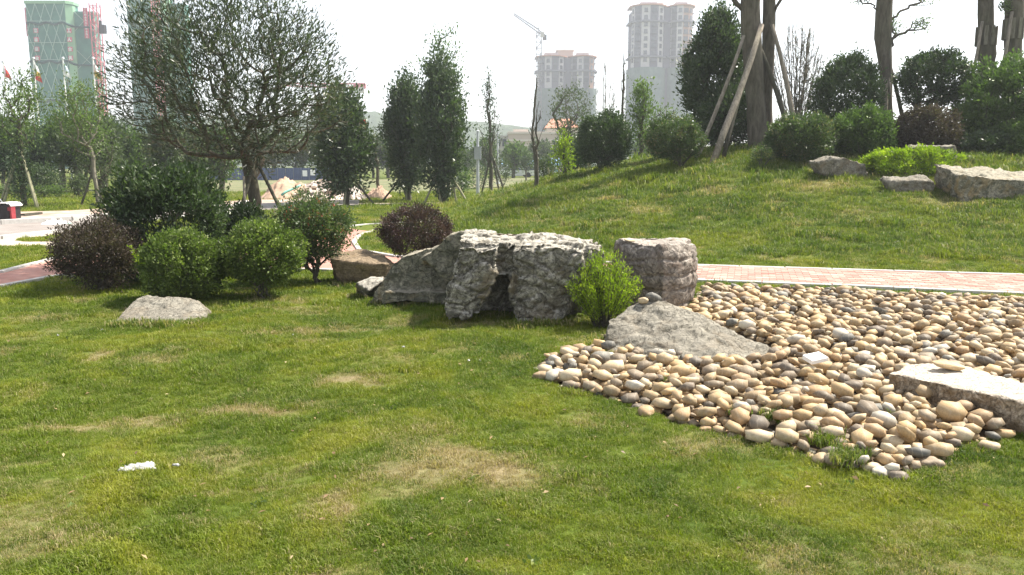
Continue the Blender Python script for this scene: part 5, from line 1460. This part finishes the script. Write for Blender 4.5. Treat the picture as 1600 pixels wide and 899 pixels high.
hx0, hx1, zc_, zt = l_.x - .4, r_.x + .4, t_.z, tt_.z
mb = MB(); mb.add([(hx0, Yo - .4, zc_), (hx1, Yo - .4, zc_), (hx1, Yo + 8.4, zc_), (hx0, Yo + 8.4, zc_), (hx0 + 1.4, Yo + 4, zt), (hx1 - 1.4, Yo + 4, zt)], [(0, 1, 5, 4), (2, 3, 4, 5), (0, 4, 3), (1, 2, 5), (0, 3, 2, 1)]); put('roof', mb, 'orange', e)
for k in range(3):
    for q_ in range(2):
        mb = MB(); mb.box((l_.x + .9 + k * 1.8, Yo - .03, t_.z * (.35 + .35 * q_)), (.4, .05, .6)); put('window', mb, 'glass', e)
# parked cars far away
def car(px, pyb, Y, label, mat='white', L=4.3, rz=0.1):
    b = P(px, pyb, Y); e = empty('parked_car', (b.x, Y, 0), label, 'car', None)
    Mx = Matrix.Translation((b.x, Y, 0)) @ Matrix.Rotation(rz, 4, 'Z')
    def B(pts, w0, w1):
        mb = MB(); n = len(pts)
        V = [Mx @ Vector((x, -w0 if z < .9 else -w1, z)) for x, z in pts] + [Mx @ Vector((x, w0 if z < .9 else w1, z)) for x, z in pts]
        mb.add(V, [(i, (i + 1) % n, n + (i + 1) % n, n + i) for i in range(n)] + [tuple(range(n - 1, -1, -1)), tuple(range(n, 2 * n))]); return mb
    h = L / 2
    put('body', B([(-h, .3), (h, .3), (h, .62), (h * .62, .82), (h * .3, .88), (-h * .75, .88), (-h, .8)], .86, .86), mat, e)
    put('window', B([(h * .34, .885), (h * .02, 1.36), (-h * .5, 1.38), (-h * .82, .885)], .84, .66), 'glass', e)
    put('roof', B([(h * .05, 1.365), (h * .0, 1.44), (-h * .48, 1.45), (-h * .55, 1.385)], .68, .62), mat, e)
    for sx in (-.6, .6):
        for sy in (-.8, .8):
            c_ = Mx @ Vector((h * sx, sy, .32)); d_ = Mx.to_3x3() @ Vector((0, .1, 0)); mb = MB(); mb.tube(c_ - d_, c_ + d_, .32, .32, 16); put('wheel', mb, 'black', e)
car(806, 276, 106, 'white car parked left of the small clipped tree')
car(842, 276, 104, 'white car parked right of the small clipped tree', 'white', 4.3, -.1)
# flagpoles
def flagpole(px, pyt, pyb, Y, flagc, label, fl=26):
    b = P(px, pyb, Y); t = P(px - (pyb - pyt) * .045 * 0, pyt, Y)
    b = Vector((t.x, Y, 0))
    e = empty('flagpole', b, label, 'flagpole', 'flagpoles before the green-netted tower')
    mb = MB(); mb.tube(b, t, .12, .07, 8); put('pole', mb, 'white', e)
    mb = MB(); mb.tube(t, t + Vector((0, 0, .18)), .2, .12, 8); put('finial', mb, 'metal', e)
    nn = 14; V = []; Ht = fl * Y / FPX
    for j in range(nn):
        for i in range(6):
            u = i / 5; v = j / (nn - 1)
            V.append((t.x + .08 + u * (.25 + v * .55) , Y - .05 + .14 * math.sin(u * 7 + v * 3), t.z - .3 - v * Ht - u * .5))
    q_ = np.array([[j * 6 + i, j * 6 + i + 1, (j + 1) * 6 + i + 1, (j + 1) * 6 + i] for j in range(nn - 1) for i in range(5)])
    me = np_mesh('flag', np.array(V), q_, True)
    for c_ in flagc: me.materials.append(c_)
    k = len(flagc)
    me.polygons.foreach_set('material_index', [min(k - 1, int((p // 5) / (nn - 1) * k)) for p in range(len(me.polygons))])
    link_mesh('flag', me, None, e)
fw = M['cloth']; fr = simple('red_cloth', (.55, .06, .05), .8, .1, 1); fy = simple('yellow_cloth', (.55, .36, .08), .8, .1, 1); fb = simple('pale_blue_cloth', (.45, .55, .60), .8, .1, 1)
flagpole(5, 98, 250, 92, [fr], 'flagpole with a drooping red flag, leftmost of the row', 16)
flagpole(52, 92, 250, 92, [fw, fy, fr], 'flagpole with a drooping white, yellow and red flag, second of the row')
flagpole(98, 92, 250, 92, [fb, fw], 'flagpole with a drooping pale flag, third of the row', 20)
flagpole(145, 92, 250, 92, [fw, fy], 'flagpole with a drooping cream flag, rightmost of the row', 22)
b = P(570, 270, 70); e = empty('banner', (b.x, 70, 0), 'red vertical banner on a pole left of the touching pair of dark trees', 'banner')
mb = MB(); mb.tube((b.x - .35, 70, 0), (b.x - .35, 70, P(570, 184, 70).z), .04, .03, 6); put('pole', mb, 'metal', e)
V = []; z1 = P(570, 187, 70).z; z0 = P(570, 216, 70).z
for j in range(10):
    for i in range(4): V.append((b.x - .32 + i / 3 * .55, 70 + .06 * math.sin(i * 1.6 + j * .8), z1 + (z0 - z1) * j / 9))
link_mesh('cloth', np_mesh('cloth', np.array(V), np.array([[j * 4 + i, j * 4 + i + 1, (j + 1) * 4 + i + 1, (j + 1) * 4 + i] for j in range(9) for i in range(3)]), True), fr, e)

# ================================================================== TOWERS
M['net_a'] = None
m, nt, out = mat_new('green_safety_net'); pos = geopos(nt)
n1 = noise_t(nt, .25, 6, .65, pos, .5)
principled(nt, out, ramp(nt, n1, [(.3, (.045, .15, .125)), (.7, (.085, .24, .19))]), .85, n1, .3, .6); M['net_a'] = m
m, nt, out = mat_new('pale_green_net'); principled(nt, out, ramp(nt, noise_t(nt, .3, 5, .6, geopos(nt)), [(.3, (.20, .38, .24)), (.7, (.30, .50, .32))]), .85); M['net_p'] = m
m, nt, out = mat_new('grey_green_net'); principled(nt, out, ramp(nt, noise_t(nt, .3, 6, .7, geopos(nt)), [(.3, (.07, .11, .11)), (.7, (.14, .19, .18))]), .85); M['net_g'] = m
M['tube_p'] = simple('pale_scaffold_tube', (.38, .52, .46), .6, .1, 1)
M['net_line'] = simple('dark_net_fold', (.03, .08, .075), .9, .1, 1)
M['pink'] = simple('red_banner_cloth', (.58, .12, .18), .8, .15, .8)
M['crane_grey'] = simple('crane_paint', (.16, .15, .17), .6, .1, 1)
M['mast'] = simple('red_mast_paint', (.62, .16, .20), .6, .1, 1)
STRK = {'gong': [(-.38, .4, .38, .4), (0, .4, 0, -.4), (-.45, -.4, .45, -.4)], 'ren': [(0, .45, -.12, 0), (-.12, 0, -.42, -.42), (-.08, .05, .42, -.42)],
        'blk1': [(-.4, .35, .4, .35), (-.4, 0, .4, 0), (-.4, -.38, .4, -.38), (-.3, .4, -.3, -.4), (.3, .4, .3, -.4), (0, .3, 0, -.3)],
        'blk2': [(-.42, .1, .42, .1), (0, .45, 0, -.1), (-.35, -.2, .35, -.2), (-.3, -.42, .3, -.42), (-.3, -.2, -.3, -.42), (.3, -.2, .3, -.42)],
        'tian': [(-.35, .35, .35, .35), (-.42, .02, .42, .02), (0, .35, -.05, 0), (-.05, 0, -.4, -.42), (.02, 0, .42, -.42)]}
def sign(px, py, Y, s_, gl, par):
    c = P(px, py, Y); mb = MB(); mb.box(c, (s_, .08, s_)); o = put('sign_panel', mb, 'pink', par)
    mb = MB()
    for x0, y0, x1, y1 in STRK[gl]:
        a = c + Vector((x0 * 1.7 * s_, -.12, y0 * 1.7 * s_)); b = c + Vector((x1 * 1.7 * s_, -.12, y1 * 1.7 * s_))
        mb.tube(a, b, s_ * .25, s_ * .25, 4)
    put('sign_character', mb, 'white', o)
def net_tower(label, Y, main, wingl, wingr, ytop, signs=True):
    X_ = lambda px, dy=0: P(px, 150, Y + dy).x
    zt = P(90, ytop, Y).z
    # vertical building: outline x taken where it is seen mid-height
    e = empty('netted_tower', ((X_(main[0]) + X_(main[1])) / 2, Y, 0), label, 'tower')
    mb = MB(); x0, x1 = X_(main[0]), X_(main[1])
    mb.prism([(x0, Y), (x1, Y), (x1 + 1.6, Y + 1.5), (x1 + 1.6, Y + 5), (x0, Y + 5)], 0, zt); put('wall', mb, 'net_a', e)
    mb = MB(); mb.prism([(x1 + .02, Y - .03), (x1 + 1.7, Y + 1.4), (x1 + 1.75, Y + 3.1), (x1 + .05, Y + 1.5)], 0, zt - .3); put('pale_net_strip', mb, 'net_p', e)
    wl_, wr_ = X_(wingl), X_(wingr)
    mb = MB(); mb.box(((wl_ + x0) / 2 - .01, Y + 4, zt / 2 - .5), ((x0 - wl_) / 2 - .01, 2, zt / 2 - .5)); put('left_wing', mb, 'net_a', e)
    mb = MB(); mb.box(((wr_ + x1 + 1.6) / 2 + .01, Y + 4, zt / 2 - 1), ((wr_ - x1 - 1.6) / 2 - .01, 2, zt / 2 - 1)); put('right_wing', mb, 'net_a', e)
    # safety-net folds and diagonal tubes
    levels = [P(90, yy, Y).z for yy in (37, 97, 158)]
    for z in levels:
        mb = MB(); n_ = 14
        for i in range(n_):
            a = x0 + (x1 - x0) * i / n_; b = x0 + (x1 - x0) * (i + 1) / n_
            s0 = math.sin(i * 1.1) * .35; s1 = math.sin((i + 1) * 1.1) * .35
            mb.tube((a, Y - .3, z + s0), (b, Y - .3, z + s1), .35, .35, 6)
        mb.tube((x1, Y - .2, z), (x1 + 1.8, Y + 1.2, z - .8), .35, .35, 6); mb.tube((x1 + 1.8, Y + 1.6, z - .8), (wr_, Y + 1.6, z - .9), .3, .3, 6)
        put('net_fold', mb, 'net_line', e)
    mb = MB()
    for z in [l + .7 for l in levels] + [P(90, 67, Y).z]:
        mb.tube((x0, Y - .3, z), (x1, Y - .3, z), .1, .1, 4)
    sx = (x1 - x0) / 4; zz = zt
    while zz > 6:
        for k in range(-1, 5):
            for dr_ in (1, -1):
                a = x0 + sx * (k + (0 if dr_ > 0 else 1)); b = a + dr_ * sx
                z_a, z_b = zz, zz - 9
                if max(a, b) <= x0 + .01 or min(a, b) >= x1 - .01: continue
                a = min(max(a, x0), x1); b = min(max(b, x0), x1)
                mb.tube((a, Y - .28, z_a), (b, Y - .28, z_b), .09, .09, 4)
        zz -= 9
    for (a, b) in ((wl_, x0), (x1 + 1.8, wr_)):
        zz = zt - 2
        while zz > 8: mb.tube((a, Y + 1.8, zz), (b, Y + 1.8, zz - 6), .08, .08, 4); mb.tube((b, Y + 1.8, zz), (a, Y + 1.8, zz - 6), .08, .08, 4); zz -= 12
    put('diagonal_tubes', mb, 'tube_p', e)
    mb = MB(); mb.prism([(x0 - .3, Y - .3), (x1 + .4, Y - .3), (x1 + 2, Y + 1.6), (x1 + 2, Y + 5.2), (x0 - .3, Y + 5.2)], zt, zt + .9); put('parapet_net', mb, 'net_p', e)
    if signs:
        for yy, gl, gr in ((48, 'blk1', 'gong'), (62, 'blk2', 'ren'), (77, 'blk1', 'blk2'), (91, 'blk2', 'tian')):
            sign(main[0] + 7 - (97 - yy) * .06, yy, Y - .5, .72, gl, e); sign(main[1] - 1 - (97 - yy) * .06, yy, Y - .5, .72, gr, e)
        for px, y0, y1 in ((main[0] - 9, 12, 57), (main[1] + 22, 12, 60)):
            a = P(px, y0, Y + 1.5); b = P(px, y1, Y + 1.5)
            mb = MB(); mb.box(((a.x + b.x) / 2, Y + 1.7, (a.z + b.z) / 2), (.72, .08, (a.z - b.z) / 2)); o = put('banner', mb, 'pink', e)
            mb = MB(); n_ = 11
            for k in range(n_):
                z = a.z + (b.z - a.z) * (k + .5) / n_
                g_ = list(STRK.values())[k % 5]
                for q0, q1, q2, q3 in g_: mb.tube(((a.x + b.x) / 2 + q0 * .8, Y + 1.58, z + q1 * .7), ((a.x + b.x) / 2 + q2 * .8, Y + 1.58, z + q3 * .7), .07, .07, 4)
            put('banner_characters', mb, 'white', o)
    return e
net_tower('tower wrapped in green safety net with red signs at the far left', 270, (52, 112), 46, 150, 6)
net_tower('second green-netted tower glimpsed through the fan-shaped tree', 285, (210, 262), 203, 292, -6, False)
def mast(px, Y, pyt, label, name='crane_mast', w_=1.0, mat='mast', cat='crane', jib=None, px_at=80):
    t = P(px, px_at, Y); zt = P(px, pyt, Y).z; x = t.x
    e = empty(name, (x, Y, 0), label, cat)
    mb = MB()
    for sx in (-w_, w_):
        for sy in (-w_, w_): mb.tube((x + sx, Y + sy, 0), (x + sx, Y + sy, zt), w_ * .16, w_ * .16, 4)
    z = 0; fl = 1
    while z < zt - 1:
        z1 = min(zt, z + 2.2 * w_)
        for sy in (-w_, w_):
            mb.tube((x - w_ * fl, Y + sy, z), (x + w_ * fl, Y + sy, z1), w_ * .11, w_ * .11, 4)
            mb.tube((x - w_, Y + sy, z1), (x + w_, Y + sy, z1), w_ * .11, w_ * .11, 4)
        fl = -fl; z = z1
    put('mast', mb, mat, e)
    return e, x, zt
e, x, z = mast(153, 268, 6, 'red lattice hoist mast on the right side of the green-netted tower', 'hoist_mast', 1.15)
mb = MB(); q_ = P(160, 46, 268); mb.box((x + 2.0, 268, q_.z), (.9, .8, 1.3)); mb.box((x + 1.4, 268, q_.z + 1.9), (.3, .4, .7)); put('lift_cage', mb, 'black', e)
mast(247, 268, -4, 'red lattice hoist mast glimpsed through the fan-shaped tree', 'hoist_mast', .9)
def jibbar(mb, a, b, w_, k=12):
    a = Vector(a); b = Vector(b)
    for dz in (0, w_): mb.tube(a + Vector((0, 0, dz)), b + Vector((0, 0, dz * .5)), w_ * .24, w_ * .18, 4)
    for i in range(k):
        p = a.lerp(b, i / k); q_ = a.lerp(b, (i + 1) / k)
        mb.tube(p, q_ + Vector((0, 0, w_ * (1 - .5 * (i + 1) / k))), w_ * .08, w_ * .08, 4)
e, x, z = mast(842, 395, 52, 'pale tower crane with its jib raised over the shorter apartment tower', 'tower_crane', 1.25, 'crane_grey', px_at=60)
mb = MB(); jibbar(mb, (x, 395, z), P(803, 24, 395), 1.6, 14); put('jib', mb, 'crane_grey', e)
mb = MB(); jibbar(mb, (x, 395, z), P(852, 57, 395), 1.4, 4); put('counter_jib', mb, 'crane_grey', e)
mb = MB(); mb.box(P(851, 59, 395), (.9, .9, 1.2)); put('counterweight', mb, 'black', e)
mb = MB(); mb.box((x + 1.6, 394, z - .8), (.9, .9, 1.1)); put('cab', mb, 'concrete', e)
mb = MB(); mb.tube((x, 395, z), P(842, 36, 395), .4, .2, 5); mb.tube(P(842, 36, 395), P(820, 38, 395), .08, .08, 4); put('apex', mb, 'metal', e)
e, x, z = mast(556, 300, 140, 'red tower crane whose arm shows between the fan-shaped tree and the touching pair', 'tower_crane', .7, 'metal', px_at=150)
mb = MB(); jibbar(mb, P(571, 138, 300), P(430, 134, 300), 1.5, 24); mb.box(P(562, 135, 300), (2.2, .5, .7)); put('jib', mb, 'mast', e)
mb = MB(); mb.box(P(565, 141, 300), (.9, .8, 1.0)); put('counterweight', mb, 'concrete', e)
# the two apartment towers
M['w_white'] = simple('pale_painted_wall', (.44, .42, .44), .85, .05, .4)
M['w_lilac'] = simple('lilac_grey_wall', (.10, .10, .14), .85, .06, .4)
M['w_orange'] = simple('salmon_wall', (.38, .23, .18), .85, .06, .4)
M['ring'] = simple('dark_catch_net', (.16, .16, .20), .9, .15, .6)
def high_rise(label, Y, bays, ytop, ynet, orange=(), pent=None, roofed=True):
    X_ = lambda px: P(px, 120, Y).x
    zt = P(900, ytop, Y).z; zn = P(900, ynet, Y).z
    xa, xb = X_(bays[0][0]), X_(bays[-1][1]); e = empty('apartment_tower', ((xa + xb) / 2, Y, 0), label, 'tower')
    mb = MB(); mb.box(((xa + xb) / 2, Y + 13, zt / 2 - .2), ((xb - xa) / 2 - 1.0, 9, zt / 2 - .2)); put('core_wall', mb, 'w_lilac', e)
    floors = int((zt - zn) / 3.0)
    wm = MB(); wm.box((0, 0, 0), (.75, .08, .85)); wm.box((0, -.10, -.95), (.9, .12, .07)); wme = wm.mesh('window'); wme.materials.append(M['glass'])
    wm = MB(); wm.box((0, 0, 0), (1.05, .08, .85)); wm.box((0, -.35, -1.0), (1.2, .4, .10)); wme2 = wm.mesh('window'); wme2.materials.append(M['glass'])
    for bi, (p0, p1) in enumerate(bays):
        x0, x1 = X_(p0), X_(p1); cx_ = (x0 + x1) / 2; rx = (x1 - x0) / 2; ry = min(rx, 6)
        pl = [(cx_ + rx * math.cos(t), Y + 6 + ry * math.sin(t)) for t in [math.pi + i * math.pi / 6 for i in range(7)]]
        full = pl + [(x1, Y + 14), (x0, Y + 14)]
        for i in range(6):
            a, b = pl[i], pl[i + 1]
            mb = MB(); inn = [(a[0] * .9 + cx_ * .1, a[1] + .8), (b[0] * .9 + cx_ * .1, b[1] + .8)]
            mb.prism([a, b, inn[1], inn[0]], 0, zt)
            mm = 'w_orange' if (bi, i) in orange else ('w_white' if i % 2 == 0 else 'w_lilac')
            wall = put('wall_bay', mb, mm, e)
            L = math.hypot(b[0] - a[0], b[1] - a[1])
            if L < 1.7 or i == 5 and bi == 0: continue
            ang = math.atan2(b[1] - a[1], b[0] - a[0])
            for f_ in range(floors):
                o = bpy.data.objects.new('window', wme if i % 2 == 0 else wme2); COL.objects.link(o); o.parent = wall
                o.matrix_parent_inverse = parent_inv(wall)
                o.location = ((a[0] + b[0]) / 2 + math.sin(ang) * .05, (a[1] + b[1]) / 2 - math.cos(ang) * .05, zt - 1.9 - f_ * 3.0)
                o.rotation_euler = (0, 0, ang)
        def off(d): return [(cx_ + (rx + d) * math.cos(t), Y + 6 + (ry + d) * math.sin(t)) for t in [math.pi + i * math.pi / 12 for i in range(13)]] + [(x1 + d, Y + 14), (x0 - d, Y + 14)]
        z = zt - 7
        while z > zn + 2:
            mb = MB(); mb.prism(off(1.3), z, z + .7); put('catch_net', mb, 'ring', e); z -= 15
        mb = MB(); mb.prism(off(.9), 0, zn); put('lower_net', mb, 'net_g', e)
        mb = MB(); mb.prism(off(1.0), zt, zt + .5); rf = put('roof', mb, 'orange', e)
        mb = MB(); mb.prism([(cx_ - rx * .5, Y + 5), (cx_ + rx * .5, Y + 5), (cx_ + rx * .5, Y + 12), (cx_ - rx * .5, Y + 12)], zt + .5, zt + 2.2); put('roof_house', mb, 'w_white', rf)
    if pent:
        x0, x1 = X_(pent[0]), X_(pent[1]); z = P(900, pent[2], Y).z
        mb = MB(); mb.box(((x0 + x1) / 2, Y + 12, (zt + z) / 2), ((x1 - x0) / 2, 4, (z - zt) / 2)); ph = put('penthouse', mb, 'beige', e)
        mb = MB(); mb.box(((x0 + x1) / 2, Y + 12, z + .3), ((x1 - x0) / 2 + .6, 4.5, .3)); put('penthouse_roof', mb, 'beige_d', ph)
    mb = MB(); z = 2
    for zz in np.arange(3, zt, 4.0): mb.tube((xa - 1.3, Y + 6, zz), (xa - 2.3, Y + 6, zz), .12, .12, 4)
    mb.tube((xa - 2.3, Y + 6, 0), (xa - 2.3, Y + 6, zt), .12, .12, 4); mb.tube((xa - 1.3, Y + 6, 0), (xa - 1.3, Y + 6, zt), .12, .12, 4); put('scaffold', mb, 'ring', e)
    return e
high_rise('shorter apartment tower under construction with two rounded bays and orange roof edges', 400, [(840, 884), (892, 931)], 88, 138, {(1, 4)}, (872, 897, 76))
high_rise('taller apartment tower under construction with two rounded bays and a salmon stripe', 370, [(988, 1040), (1047, 1084)], 8, 105, {(1, 3), (1, 4)}, (1006, 1036, 1))

# ================================================================== HAZE
mb = MB(); mb.box((0, 420, 44.5), (905, 482, 45.5)); 
m = bpy.data.materials.new('haze_air'); m.use_nodes = True; nt = m.node_tree; nt.nodes.clear()
out = nt.nodes.new('ShaderNodeOutputMaterial'); pv = nt.nodes.new('ShaderNodeVolumePrincipled')
pv.inputs['Color'].default_value = (.90, .94, 1.0, 1); pv.inputs['Density'].default_value = .00075; pv.inputs['Anisotropy'].default_value = .3
nt.links.new(pv.outputs[0], out.inputs['Volume'])
hz_o = mb.build('haze', m); tag(hz_o, 'thin pale daytime haze over the whole park', 'haze', None, 'stuff')
